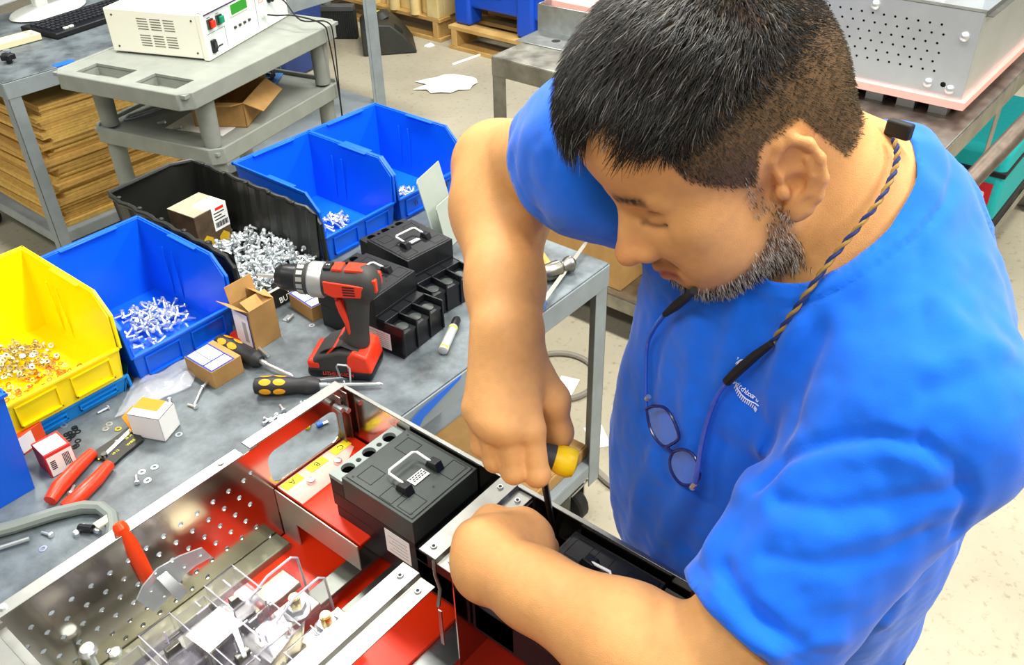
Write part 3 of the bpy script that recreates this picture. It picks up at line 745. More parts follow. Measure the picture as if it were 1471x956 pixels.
# ------------------------------------------------------------------ the open chassis being wired
def chassis():
    CX0, CX1, CY0, CY1, Z0, ZR = .105, .597, -.45, .802, .775, .95
    t = thing('steel_chassis', 'open bright steel switchgear chassis with red insulation lining on the stand', 'chassis', (.35, .2, Z0))
    inv = np.array((.35, .2, Z0))
    class B(MB):
        def obj(s, name, m_, par=None, **kw):
            s.v = [tuple(np.array(p)-inv) for p in s.v]; return MB.obj(s, name, m_, par or t, **kw)
    th = .0016
    # perforated back wall
    holes = []
    for r_ in range(6):
        for c_ in range(13):
            u = .020+c_*.0235+(.012 if r_ % 2 else 0); v = .030+r_*.0215
            if u < .318 and not (r_ < 1 and c_ > 9): holes.append((u, v, .0036))
    holes += [(.326, .142, .003), (.330, .02, .003)]
    B().plate_holes((CX0, CY1, Z0), (1, 0, 0), (0, 0, 1), .345, ZR-Z0, holes, th).obj('perforated_wall', sheet, smooth=0)
    # window section of the back wall
    w0 = CX0+.345; ww = CX1-w0; hh = ZR+.004-Z0
    r = .014; wx0, wx1, wz0, wz1 = .008, ww-.020, .098, .152
    cut = []
    for (cx_, cz_, a0) in ((wx1-r, wz0+r, -90), (wx1-r, wz1-r, 0), (wx0+r, wz1-r, 90), (wx0+r, wz0+r, 180)):
        for k in range(5): a = math.radians(a0+k*22.5); cut.append((cx_+r*math.cos(a), cz_+r*math.sin(a)))
    B().plate_holes((w0, CY1, Z0), (1, 0, 0), (0, 0, 1), ww, hh, [(0, 0, cut)], th).obj('window_wall', sheet, smooth=0)
    B().box((w0-.012, CY1-.001, ZR+.002), (CX1, CY1+.017, ZR+.0045)).obj('rim_flange', alu, bevel=.0006)
    f = B(); f.box((CX0, CY1-.001, ZR-.001), (w0-.022, CY1+.017, ZR+.0012))
    fl = f.obj('rim_flange', alu, bevel=.0006)
    for x in (.125, .40): k = B(); k.cyl((x, CY1+.009, ZR+.0012), (x, CY1+.009, ZR+.0035), .004, n=10); k.obj('rivet', zinc, fl)
    # right, left, front walls
    r_ = B(); r_.box((CX1, CY0, Z0), (CX1+th, CY1, ZR)); r_.obj('side_wall', sheet)
    r_ = B(); r_.box((CX1-.001, CY0, ZR-.0005), (CX1+.005, CY1+.01, ZR+.0015)); r_.obj('rim_flange', alu, bevel=.0005)
    B().box((CX0-th, CY0, Z0), (CX0, CY1, ZR)).obj('side_wall', sheet)
    f = B(); f.box((CX0-.018, CY0, ZR), (CX0, CY1-.005, ZR+.0015)); f.box((CX0, CY0, ZR-.012), (CX0+.012, CY1-.005, ZR-.0105)); f.box((CX0-.002, CY0, ZR-.012), (CX0, CY1-.005, ZR)); f.obj('rim_flange', alu, bevel=.0005)
    B().box((CX0, CY0-th, Z0), (CX1, CY0, ZR)).obj('side_wall', sheet)
    B().box((CX0, CY0, Z0-.003), (CX1, CY1, Z0)).obj('base_pan', galv)
    # base angle along the back wall, grey mounting plate, red lining
    a = B(); a.box((CX0+.03, CY1-.030, Z0), (w0-.004, CY1-.001, Z0+.018)); a.obj('base_angle', mat('olive_grey_steel', '#8f907c', .4, metal=.6, vary=.1, vscale=25), bevel=.002)
    B().box((CX0+.05, .53, Z0+.001), (.33, CY1-.034, Z0+.010)).obj('mounting_plate', mat('plate_grey', '#bfc0b6', .35, metal=.7, vary=.08), bevel=.001)
    B().box((.335, .52, Z0+.0005), (CX1-.001, CY1-.002, Z0+.006)).obj('red_lining', red, bevel=.001)
    B().box((CX0+.01, CY0+.01, Z0+.0005), (CX1-.001, .478, Z0+.006)).obj('maroon_lining', mat('maroon_insulation', '#8c1d10', .3, vary=.1, vscale=10), bevel=.001)  # red lining again, with the dimness of this compartment put into its colour
    # red shelf with phase labels, under the window
    sx0, sx1, sy0, sy1, sz = .462, CX1-.002, .640, CY1-.002, .866
    sh = B(); sh.box((sx0, sy0, sz-.004), (sx1, sy1, sz)); sh.obj('red_shelf', red, bevel=.001)
    B().prism([(sx0, sy1-.001), (sx1-.016, sy1-.001), (sx1-.016, sy1-.024), (sx0+.070, sy1-.050), (sx0, sy1-.052)][::-1], sz+.0005, sz+.0025).obj('pink_barrier', mat('pink_insulation', '#f4a79a', .4))
    yl = mat('yellow_label', '#ffe21a', .6)
    for i, ch in enumerate('ABC'):
        c = (sx0+.018+i*.043, sy1-.010, sz+.003)
        q = B(); q.cbox(c, (.030, .014, .0006)); lo = q.obj('phase_label', yl)
        R = Matrix.Translation(Vector(np.array(c)-inv+np.array((0, 0, .0004)))) @ Matrix.Rotation(math.radians(180), 4, 'Z')
        text_mesh('letter', ch, .0135, ink, lo, M4=R)
    for x in (sx0+.034, sx0+.082):
        q = B(); q.lathe([(.0062, 0), (.0062, .003), (.005, .0052), (.002, .006)], 14, o=(x, sy1-.030, sz+.0025)); q.obj('bolt', zinc)
    # plain partition left of the shelf, running towards the viewer
    ma = mat('matte_aluminium', '#c4c4ba', .5, metal=.75, vary=.05); q = B(); q.box((.457, .640, .822), (.4585, CY1-.002, .866)); q.obj('shelf_flange', ma); q = B(); q.box((.457, CY1-.036, Z0+.002), (.4585, CY1-.003, .822)); q.obj('shelf_foot', ma)
    q = B(); q.box((.578, CY1-.012, .868), (.5795, CY1-.001, .950)); q.box((.590, CY1-.012, .868), (.5915, CY1-.001, .950)); q.obj('corner_post', alu)
    q = B(); q.cyl((.574, CY1-.004, .935), (.574, CY1-.020, .935), .004, n=8); q.cyl((.586, CY1-.004, .925), (.586, CY1-.018, .925), .004, n=8); q.obj('bolt', zinc)
    # cross rails: stepped divider
    def rail(x0, x1, z, y):
        q = B(); q.prism([(0, 0), (.022, 0), (.024, -.006), (.027, -.006), (.047, -.006), (.047, -.0045), (.0265, -.0045), (.0245, .0016), (0, .0016)], 0, x1-x0, R=np.stack([(0, -1, 0), (0, 0, 1), (1, 0, 0)], 1) @ np.diag([1, 1, 1]), o=(x0, y, z))
        return q.obj('cross_rail', alu)
    for x0, x1, z, y in ((.452, .596, .952, .519), (CX0+.02, .432, .944, .525)):
        rl = rail(x0, x1, z, y)
        for x in (x0+.012, x1-.016):
            for dy, dz in ((.011, .0016), (.037, -.0045)):
                q = B(); q.cyl((x, y-dy, z+dz), (x, y-dy, z+dz+.0022), .0042, .0034, n=12); bo = q.obj('rivet', zinc, rl)
                q = B(); q.cyl((x, y-dy, z+dz+.0020), (x, y-dy, z+dz+.0026), .0020, n=8); q.obj('socket', ink, rl)
    q = B(); q.tube([(.452, .497, .951), (.447, .492, .935), (.447, .486, .915), (.436, .480, .900)], .0022, 6); q.obj('rail_edge', alu)
    B().box((.452, .4695, Z0+.002), (.594, .4712, .944)).obj('partition', sheet)
    q = B(); q.box((.430, .470, .845), (.4315, .475, .905)); q.obj('hanging_strip', alu)
    # grey flat bars over the red lining and tinned bus ends
    bar = mat('grey_busbar', '#767a74', .38, metal=.8, vary=.1)
    for y, x0, x1 in ((.664, .38, .53), (.612, .37, .53)): 
        q = B(); q.box((x0, y-.014, .800), (x1, y+.014, .808)); q.obj('busbar', bar, bevel=.001)
    for y, x0, x1 in ((.704, .350, .398), (.660, .345, .392), (.606, .300, .402)):
        q = B(); q.box((x0, y-.017, .812), (x1, y+.017, .822)); q.obj('bus_stub', tin, bevel=.0015)
    for x, y, z in ((.366, .655, .823), (.372, .606, .823)):
        q = B(); q.lathe([(.017, 0), (.017, .003), (.0155, .004)], 18, o=(x, y, z)); wsh = q.obj('washer', zinc)
        q = B(); q.lathe([(.0125, .003), (.0125, .012), (.0115, .013)], 6, o=(x, y, z)); q.obj('nut', zinc, wsh)
        q = B(); q.cyl((x, y, z+.004), (x, y, z+.026), .0068, n=12); q.cyl((x, y, z+.026), (x, y, z+.028), .0055, n=12); q.obj('stud', brass, wsh)
    q = B(); q.cyl((.344, .590, .822), (.344, .590, .846), .0055, n=10); q.obj('stud', zinc)
    q = B(); q.lathe([(.004, -.05), (.004, .0), (.0105, .001), (.0105, .006), (.008, .009)], 12, o=P(128, 938, .845)); q.obj('bolt', zinc)
    q = B(); q.lathe([(.014, 0), (.014, .002), (.009, .003), (.009, .010), (.007, .012)], 16, o=P(167, 943, .787)); q.obj('bolt', zinc)
    # stand below
    s = thing('work_stand', 'grey steel stand carrying the open switchgear chassis', 'stand', (.35, .2, 0))
    fr = MB()
    for x in (-.215, .215): fr.box((x-.015, -.60, .742), (x+.015, .575, .772))
    for y in (-.60, .545): fr.box((-.23, y, .742), (.23, y+.03, .772))
    fr.obj('stand_frame', bench_paint, s, bevel=.001)
    for x in (-.215, .215):
        for y in (-.58, .56): MB().box((x-.015, y-.015, 0), (x+.015, y+.015, .742)).obj('leg', bench_paint, s, bevel=.001)
    lo = MB(); lo.box((-.22, -.58, .2), (.22, .56, .204)); lo.obj('lower_shelf', bench_paint, s)
    breaker('black circuit breaker with white wire handle below the A B C labels in the chassis', (.5375, .598, .836), 0, 'chassis')
    breaker('black circuit breaker under the driver tip in the chassis', (.534, .366, .830), math.pi, 'table2')
# ------------------------------------------------------------------ stacking bins
def bin_(name, label, x0, y0, z0, W=.207, D=.27, Hh=.155, mt=None, lip=.060, group=None, rz=0, marks=None):
    t = thing(name, label, 'bin', (x0+W/2, y0+D/2, z0), rz, group); mt = mt or bluep
    w, d = W/2, D/2; th = .0028; ins = .010
    YZ = lambda s: np.stack([(0, 1, 0), (0, 0, 1), (1, 0, 0)], 1)
    q = MB()
    q.box((-w+ins, -d+.004, 0), (w-ins, d-ins, th))
    prof = [(-d+.004, 0), (d-ins, 0), (d-.002, Hh), (-d+.036, Hh), (-d+.002, Hh-.034), (-d, lip)]
    for s in (-1, 1):
        # leaning side wall
        v = []; 
        for y, z in prof:
            x = s*(w-ins+ins*z/Hh); v += [(x, y, z), (x-s*th, y, z)]
        n = len(prof); f = [tuple(2*i for i in range(n)), tuple(2*i+1 for i in reversed(range(n)))]+[(2*i, 2*i+1, 2*((i+1) % n)+1, 2*((i+1) % n)) for i in range(n)]
        if s > 0: f = [tuple(reversed(g_)) for g_ in f]
        q.add(v, f)
        for yy in (d*.35, d*.12):                                    # moulded ribs inside
            q.box((s*(w-ins-.001)-(.002 if s > 0 else 0), yy-.0016, .02), (s*(w-ins-.001)+(0 if s > 0 else .002), yy+.0016, Hh-.03))
    q.add([(-w+ins, d-ins, 0), (w-ins, d-ins, 0), (w, d, Hh), (-w, d, Hh), (-w+ins, d-ins-th, 0), (w-ins, d-ins-th, 0), (w, d-th, Hh), (-w, d-th, Hh)], [(0, 3, 2, 1), (4, 5, 6, 7), (3, 7, 6, 2), (0, 1, 5, 4), (0, 4, 7, 3), (1, 2, 6, 5)])
    q.add([(-w+ins, -d+.004, 0), (w-ins, -d+.004, 0), (w-.004, -d, lip), (-w+.004, -d, lip), (-w+ins, -d+.004+th, 0), (w-ins, -d+.004+th, 0), (w-.004, -d+th, lip), (-w+.004, -d+th, lip)], [(0, 1, 2, 3), (4, 7, 6, 5), (3, 2, 6, 7), (0, 4, 5, 1), (0, 3, 7, 4), (1, 5, 6, 2)])
    q.obj('shell', mt, t, bevel=.0007)
    r = MB(); rw = .009
    for s in (-1, 1):
        r.box((min(s*w, s*(w+.004)), -d+.034, Hh-.004), (max(s*w, s*(w+.004)), d+.004, Hh+.002))
        r.box((min(s*w, s*(w-rw)), -d+.075, Hh-.002), (max(s*w, s*(w-rw)), -d+.16, Hh+.0015))
        a = np.array([s*(w+.001), -d+.036, Hh]); b = np.array([s*(w+.001), -d+.001, Hh-.034]); c = np.array([s*(w-.002), -d-.001, lip])
        for p0, p1 in ((a, b), (b, c)):
            dd = p1-p0; Fr = frame_z(dd); r.cbox((p0+p1)/2, (.006, .005, np.linalg.norm(dd)+.002), R=Fr)
    r.box((-w-.004, d-.001, Hh-.004), (w+.004, d+.006, Hh+.002)); r.box((-w*.55, d-rw, Hh-.002), (w*.55, d, Hh+.0015))
    r.box((-w+.004, -d-.003, lip-.004), (w-.004, -d+.004, lip+.001))
    r.obj('rim', mt, t, bevel=.0008)
    for k, xc in enumerate((-w*.44, w*.44)):
        h = MB(); hw = w*.33; y = -d+.001
        for lo, hi in (((xc-hw, y-.003, .010), (xc+hw, y+.003, .0125)), ((xc-hw, y-.003, .010), (xc-hw+.0025, y+.003, lip-.010)), ((xc+hw-.0025, y-.003, .010), (xc+hw, y+.003, lip-.010)), ((xc-hw, y-.0035, lip-.012), (xc+hw, y+.002, lip-.0095))): h.box(lo, hi)
        h.obj('label_holder', mt, t)
    if marks:
        for tx, xo, sz in marks:
            R = Matrix.Translation((xo, -d-.0012, .034)) @ Matrix.Rotation(math.pi/2, 4, 'X') @ Matrix.Rotation(.12, 4, 'Z')
            text_mesh('marker_writing', tx, sz, ink, t, M4=R)
    return t
def black_bin():
    x0, x1, y0, y1, H_ = .768, .975, 1.298, 1.735, .148; w = (x1-x0)/2; d = (y1-y0)/2
    t = thing('fluted_bin', 'long black fluted bin of button screws between two blue bins', 'bin', ((x0+x1)/2, (y0+y1)/2, .75))
    bk = mat('black_bin_plastic', '#20221f', .42, vary=.08, vscale=20)
    # plan outline with flutes along the long sides and round back corners
    def outline(z):
        g_ = .010*(1-z/H_); pts = []
        n = 84
        for i in range(n+1):
            y = -d+2*d*i/n; fl = .0042*(1 if (i % 12) < 6 else 0)
            pts.append((w-g_-fl, y))
        cr = .045; left = [(-x, y) for x, y in reversed(pts)]
        def rnd(p):
            x, y = p
            if y > d-cr:
                k = (y-(d-cr))/cr; x = math.copysign(max(abs(x)-cr*(1-math.sqrt(max(0, 1-k*k))), .0), x)
            return (x, y)
        return [rnd(p) for p in pts]+[rnd(p) for p in left]
    q = MB()
    for inner in (0, 1):
        rings = [[(x*(1-.025*inner), y-(.003*inner if y > 0 else -.003*inner), z) for x, y in outline(z)] for z in (0, H_)]
        n = len(rings[0]); v = rings[0]+rings[1]; f = []
        for i in range(n-1):                                      # open at the front
            y = outline(0)[i][1]
            g = (i, i+1, n+i+1, n+i); f.append(g if not inner else tuple(reversed(g)))
        q.add(v, f)
    q.add([(x, y, .003) for x, y in outline(0)], [tuple(range(len(outline(0))))])
    q.obj('shell', bk, t, smooth=50)
    r = MB(); top = [(x*1.01, y, H_) for x, y in outline(H_)]
    base = [(math.copysign(w-.001, x), y) for x, y in outline(H_)]
    line = [(p[0]*1.0+math.copysign(.004, p[0]) if abs(p[0]) > .02 else p[0], p[1], H_) for p in outline(H_)]
    r.tube([line[0][:2]+(H_*.30,), line[0][:2]+(H_*.86,), (line[0][0], line[0][1]+.018, H_*.97)]+[line[i] for i in range(8, len(line)-8, 4)]+[(line[-1][0], line[-1][1]+.018, H_*.97), line[-1][:2]+(H_*.86,), line[-1][:2]+(H_*.30,)], .0052, 8)
    r.obj('rim', bk, t)
    for i in range(5):
        for s in (-1, 1): MB().lathe([(.005, 0), (.005, .003), (.003, .0045)], 10, o=(s*(w-.003), -d+.075+i*.075, H_+.003)).obj('rim_knob', bk, t)
    f = MB(); f.prism([(-w+.008, 0), (w-.008, 0), (w-.004, .046), (-w+.004, .046)], -.002, .002, R=np.stack([(1, 0, 0), (0, -.18, 1), (0, -1, -.18)], 1), o=(0, -d, .002)); fp = f.obj('front_lip', bk, t)
    MB().box((-w+.006, -d-.012, .047), (w*.35, -d-.009, .0495)).obj('lip_edge', paper, fp)
    for s, yy, bd in ((1, .031, '1/4-20 x 3/4'), (1, .014, 'BUTTON HEAD')):
        R = Matrix.Translation((.030, -d-.0045-.18*yy, yy+.002)) @ Matrix.Rotation(math.radians(80), 4, 'X')
        text_mesh('lettering', bd, .0165, paper, fp, M4=R)
    return t
def screw_mesh(L=.019, r=.0023, hr=.0048, hh=.0028, name='screw', mt=None):
    q = MB(); q.lathe([(.0012, 0), (r, .001), (r, L)], 7); q.lathe([(hr*.9, L), (hr, L+hh*.3), (hr*.75, L+hh), (hr*.3, L+hh*1.05)], 8)
    q.v = [(x, y, z-L/2) for x, y, z in q.v]
    return q.mesh(name, mt or zinc)
def nut_mesh():
    q = MB(); n = 6; a = [2*math.pi*i/n for i in range(n)]; ro, ri, h = .0050, .0026, .0034
    v = [(ro*math.cos(t), ro*math.sin(t), z) for z in (0, h) for t in a]+[(ri*math.cos(t), ri*math.sin(t), z) for z in (0, h) for t in a]
    f = []
    for i in range(n):
        j = (i+1) % n; f += [(i, j, n+j, n+i), (12+j, 12+i, 18+i, 18+j), (n+i, n+j, 18+j, 18+i), (j, i, 12+i, 12+j)]
    q.add(v, f); return q.mesh('hex_nut', mat('nickel', '#c9c5b4', .3, metal=1), smooth=30)
def washer_mesh(ro=.0055, ri=.0028, h=.001, mt=None, name='washer'):
    q = MB(); n = 14; a = [2*math.pi*i/n for i in range(n)]
    v = [(ro*math.cos(t), ro*math.sin(t), z) for z in (0, h) for t in a]+[(ri*math.cos(t), ri*math.sin(t), z) for z in (0, h) for t in a]
    f = []
    for i in range(n):
        j = (i+1) % n; f += [(i, j, n+j, n+i), (2*n+j, 2*n+i, 3*n+i, 3*n+j), (n+i, n+j, 3*n+j, 3*n+i), (j, i, 2*n+i, 2*n+j)]
    q.add(v, f); return q.mesh(name, mt or zinc)
def scatter(me, name, label, cat, group, pts, tilt=.35, lift=.003):
    first = None
    for (x, y, z) in pts:
        o = bpy.data.objects.new(name, me); COL.objects.link(o); o.location = (x, y, z+lift)
        o.rotation_euler = (math.pi/2+random.gauss(0, tilt), 0, random.uniform(0, 6.28)) if me.name.startswith('screw') else (random.gauss(0, tilt), random.gauss(0, tilt), random.uniform(0, 6.28))
        tag(o, label, cat, group)
def heap(cx_, cy_, z0, rx, ry, hgt, n, clip=None):
    pts = []
    while len(pts) < n:
        u = random.gauss(0, .45); v = random.gauss(0, .45); r = math.hypot(u, v)
        if r > 1: continue
        x, y = cx_+u*rx, cy_+v*ry
        if clip and not (clip[0] < x < clip[1] and clip[2] < y < clip[3]): continue
        pts.append((x, y, z0+hgt*max(0, 1-r)*random.uniform(.55, 1)))
    return pts
def bins():
    bin_('parts_bin', 'blue parts bin with a loose handful of screws beside the yellow bin', .533, 1.293, .75, W=.212)
    bin_('parts_bin', 'blue parts bin with few screws next to the black fluted bin', 1.013, 1.345, .75, group='blue bins at the table end')
    bin_('parts_bin', 'blue parts bin with marker writing on its front at the table end', 1.228, 1.345, .75, W=.205, group='blue bins at the table end', marks=[('4/4"', .048, .024), ('n', -.048, .022)])
    black_bin()
    bin_('shallow_tray', 'shallow bright blue tray under the yellow bin', .316, 1.300, .7504, Hh=.032, lip=.031, mt=mat('bright_blue_plastic', '#0d86d8', .35))
    bin_('parts_bin', 'yellow parts bin of small nuts standing on a blue tray', .312, 1.292, .7835, W=.212, mt=yellowp)
    b = bin_('parts_bin', 'blue parts bin with its plain back turned to the red box', .098, 1.19, .75, Hh=.185, rz=math.pi)
    screw = screw_mesh(); sc = .75+.006
    scatter(screw, 'machine_screw', 'zinc machine screw in the heap in the bin beside the yellow bin', 'screw', 'screws in the blue bin', heap(.655, 1.435, sc, .075, .095, .020, 125, (.555, .73, 1.31, 1.53)), .4)
    scatter(screw, 'machine_screw', 'zinc machine screw lying in the bin next to the black bin', 'screw', 'screws in the second blue bin', heap(1.135, 1.455, sc, .04, .05, .014, 34), .4)
    scatter(screw, 'machine_screw', 'zinc machine screw lying in the blue bin with marker writing', 'screw', 'screws in the third blue bin', heap(1.325, 1.43, sc, .035, .045, .014, 28), .4)
    nut = nut_mesh()
    scatter(nut, 'hex_nut', 'small bright nut in the heap in the yellow bin', 'nut', 'nuts in the yellow bin', heap(.420, 1.470, .790, .065, .075, .022, 160, (.33, .515, 1.305, 1.54)), .5, .001)
    cop = washer_mesh(.0048, .0026, .0009, mat('copper_washer', '#d98a4a', .35, metal=1), 'copper_washer')
    scatter(cop, 'copper_washer', 'thin copper washer strewn in front of the nuts in the yellow bin', 'washer', 'copper washers in the yellow bin', heap(.41, 1.385, .788, .09, .075, .003, 75, (.33, .51, 1.303, 1.45)), .25, .001)
    scr2 = screw_mesh(.016, .0026, .0052, .003, 'screw_button'); clip = (.785, .96, 1.312, 1.60)
    big = []
    for _ in range(230):
        y = random.uniform(1.312, 1.59); x = random.uniform(.785, .96); k = min(1, max(0, (1.60-y)/.10)); z = .752+(.052*k if y > 1.33 else .045)+random.gauss(0, .0025)
        if x < .835 and y > 1.47: continue
        big.append((x, y, z))
    scatter(scr2, 'button_screw', 'zinc button-head screw on top of the heap in the black bin', 'screw', 'button-head screws in the black bin', big, .7)
    # the screws underneath, uncountable
    q = MB(); base = [v.co.copy() for v in scr2.vertices]; fcs = [tuple(p.vertices) for p in scr2.polygons]
    for _ in range(520):
        y = random.uniform(1.308, 1.60); x = random.uniform(.782, .963); k = min(1, max(0, (1.61-y)/.10)); z = .757+random.uniform(.45, 1)*.045*k
        R = Matrix.Translation((x, y, z)) @ Matrix.Rotation(random.uniform(0, 6.28), 4, 'Z') @ Matrix.Rotation(random.gauss(math.pi/2, .6), 4, 'X')
        q.add([R @ c for c in base], fcs)
    q.obj('screw_heap', zinc, label='bulk of zinc screws filling the bottom of the black bin', cat='screws', kind='stuff')
    # gold and black carton standing in the black bin
    t = thing('hardware_carton', 'worn gold and black hardware carton with white label in the black bin', 'box', (.885, 1.585, .7535), .12)
    MB().box((-.043, -.040, 0), (.043, .040, .112)).obj('carton', mat('carton_brown', '#5a4630', .7, col2='#3a2d20', vscale=25), t, bevel=.0015)
    MB().box((-.043, -.040, .112), (.043, .040, .1135)).obj('lid', mat('carton_lid', '#a09a84', .7, vary=.1, vscale=40), t)
    lb = MB(); lb.box((.002, -.0408, .060), (.042, -.0402, .113)); lb.box((-.012, -.040, .1136), (.042, .004, .1142)); lo = lb.obj('white_label', paper, t)
    pr = MB()
    for i in range(14): pr.box((.006+i*.0024, -.0412, .066), (.0072+i*.0024+(i % 3)*.0004, -.0408, .078))
    for i in range(3): pr.box((.006, -.0412, .083+i*.007), (.034-(i % 2)*.008, -.0408, .0855+i*.007))
    pr.obj('label_print', ink, lo, kind='stuff')
    MB().box((.012, -.0412, .104), (.034, -.0408, .110)).obj('red_print', redp, lo)
    hx = [(.017*math.cos(math.pi/3*i+.5), .022*math.sin(math.pi/3*i+.5)) for i in range(6)]
    MB().prism(hx, 0, .0006, R=np.stack([(1, 0, 0), (0, 0, 1), (0, -1, 0)], 1), o=(-.022, -.0402, .040)).obj('gold_hexagon', mat('gold_print', '#c9a21a', .5), t)
    MB().prism([(x*.55, y*.55) for x, y in hx], 0, .0009, R=np.stack([(1, 0, 0), (0, 0, 1), (0, -1, 0)], 1), o=(-.022, -.0402, .040)).obj('hexagon_print', ink, t)
    MB().prism([(x*.9, y*.9) for x, y in hx], 0, .0006, R=np.stack([(1, 0, 0), (0, 0, 1), (0, -1, 0)], 1), o=(.022, -.0402, .034)).obj('gold_hexagon', MATS['gold_print'], t)

# ------------------------------------------------------------------ drill driver
def drill():
    a = PY(398, 384, 1.15); d_ = unit(np.array([-.085, .15, 0]))
    base = np.array([.795, 1.045, .75]); rz = math.atan2(d_[1], d_[0])
    t = thing('cordless_drill', 'red and black cordless drill driver standing upright on its battery', 'drill', base, rz); t.scale = (.86, .92, 1.0)
    dk = mat('drill_charcoal', '#3a3836', .55); rd = mat('drill_red', '#e8391a', .35); sv = mat('drill_silver', '#b9bab8', .35, metal=.6)
    zc = .182
    pr = [cone((-.062, 0, zc+.001), (.018, 0, zc), .0275, .0275, .01), ell((-.066, 0, zc), (.024, .028, .030), .01), cone((-.042, 0, zc-.02), (-.028, 0, .060), .0200, .0185, .014, flat=(A_((1, 0, 0)), .78)), cone((-.028, 0, .064), (.004, 0, .050), .021, .016, .014)]
    V, Q = sdf_mesh(pr, (-.11, -.05, .03), (.05, .05, .23), .0022); link('housing', np_mesh('housing', V, Q, dk), t)
    MB().lathe([(.029, .018), (.0315, .022), (.0315, .044), (.029, .047)], 28, o=(0, 0, zc), d=(1, 0, 0)).obj('gear_collar', sv, t)
    MB().lathe([(.0285, .047), (.0285, .051), (.0265, .054), (.0265, .070), (.0250, .073)], 28, o=(0, 0, zc), d=(1, 0, 0)).obj('clutch_ring', dk, t)
    for i in range(14):
        an = 2*math.pi*i/14; c = np.array([.062, .0268*math.cos(an), zc+.0268*math.sin(an)])
        Fr = np.stack([(1, 0, 0), (0, -math.sin(an), math.cos(an)), (0, math.cos(an), math.sin(an))], 1)
        MB().cbox(c, (.012, .0075, .0012), R=Fr).obj('clutch_mark', sv, t)
    MB().lathe([(.0235, .073), (.0235, .098), (.0215, .104), (.0175, .116), (.012, .119)], 24, o=(0, 0, zc), d=(1, 0, 0)).obj('chuck', blackp, t)
    MB().lathe([(.0042, .118), (.0042, .140), (.0032, .142), (.0032, .156), (.0015, .160)], 8, o=(0, 0, zc), d=(1, 0, 0)).obj('driver_bit', zinc, t)
    for s in (-1, 1):
        q = MB(); poly = [(-.068, .010), (.012, .016), (.012, -.006), (-.004, -.014), (-.060, -.012)]
        q.prism(poly if s < 0 else poly[::-1], 0, .004, R=np.stack([(1, 0, 0), (0, 0, 1), (0, s, 0)], 1), o=(0, s*.0262, zc-.002)); sp = q.obj('side_panel', rd, t, bevel=.0015)
        for k in range(4): MB().box((-.050, s*.0305-.0006, zc-.010+k*.005), (-.026, s*.0305+.0006, zc-.008+k*.005)).obj('vent_slot', blackp, sp)
    MB().cbox((-.012, 0, zc+.0275), (.020, .026, .006)).obj('speed_switch', rd, t, bevel=.0015)
    MB().cbox((-.046, 0, zc+.0280), (.036, .028, .005)).obj('top_badge', rd, t, bevel=.001)
    MB().cbox((.008, 0, zc+.0275), (.014, .024, .006)).obj('speed_plate', blackp, t, bevel=.001)
    text_mesh('numeral', '2', .010, paper, t, M4=Matrix.Translation((.008, 0, zc+.0308)) @ Matrix.Rotation(-math.pi/2, 4, 'Z'))
    for s in (-1, 1): MB().cbox((-.084, s*.014, zc+.004), (.012, .010, .024)).obj('rear_vent', rd, t, bevel=.002)
    q = MB(); q.prism([(-.022, .150), (.006, .158), (-.002, .130), (-.010, .110), (-.020, .085), (-.024, .085), (-.020, .120)], -.008, .008, R=np.stack([(1, 0, 0), (0, 0, 1), (0, -1, 0)], 1)); q.obj('trigger', rd, t, bevel=.002)
    q = MB(); q.prism([(-.012, .155), (.0, .150), (-.005, .128), (-.014, .105), (-.020, .072), (-.030, .068), (-.026, .110)], -.0185, .0185, R=np.stack([(1, 0, 0), (0, 0, 1), (0, -1, 0)], 1)); q.obj('grip_trim', rd, t, bevel=.004)
    q = MB(); pl = [(-.062, .012), (-.062, .040), (-.045, .056), (.0, .058), (.048, .044), (.066, .030), (.068, .012)]
    q.prism(pl, -.038, .038, R=np.stack([(1, 0, 0), (0, 0, 1), (0, -1, 0)], 1)); ba = q.obj('battery_housing', dk, t, bevel=.006, seg=3)
    MB().box((.040, -.0385, .016), (.070, .0385, .036)).obj('front_bumper', rd, t, bevel=.006, seg=3); MB().prism([(-.066, .016), (-.012, .016), (-.016, .050), (-.030, .060), (-.060, .050)], -.0395, .0395, R=np.stack([(1, 0, 0), (0, 0, 1), (0, -1, 0)], 1)).obj('rear_block', rd, t, bevel=.005, seg=3)
    MB().prism([(.036, .038), (.040, .038), (.010, .0655), (.006, .0655)], -.0335, .0335, R=np.stack([(1, 0, 0), (0, 0, 1), (0, -1, 0)], 1)).obj('red_stripe', rd, t)
    q = MB(); q.prism([(-.040, .054), (-.005, .066), (.030, .0545), (.044, .047), (.044, .049), (.030, .0575), (-.005, .069), (-.040, .057)], -.030, .030, R=np.stack([(1, 0, 0), (0, 0, 1), (0, -1, 0)], 1)); q.obj('foot_cover', dk, ba, bevel=.003)
    q = MB(); q.box((-.066, -.0405, 0), (.072, .0405, .020)); bp_ = q.obj('battery_base', blackp, t, bevel=.008, seg=3)
    for s in (-1, 1): text_mesh('battery_print', 'LITHIUM-ION', .011, rd, bp_, M4=Matrix.Translation((.005, s*.0408, .012)) @ Matrix.Rotation(math.pi/2, 4, 'X') @ Matrix.Rotation(0 if s < 0 else math.pi, 4, 'Y'))
    h = MB(); x = -.012; y = .044
    h.tube([(x+.012, y, .010), (x+.014, y+.006, .036), (x+.009, y+.009, .043), (x-.009, y+.009, .043), (x-.014, y+.008, .036), (x-.014, y+.014, .004), (x-.004, y+.016, .002), (x+.002, y+.010, .010)], .0020, 8); h.obj('belt_hook', zinc, t)

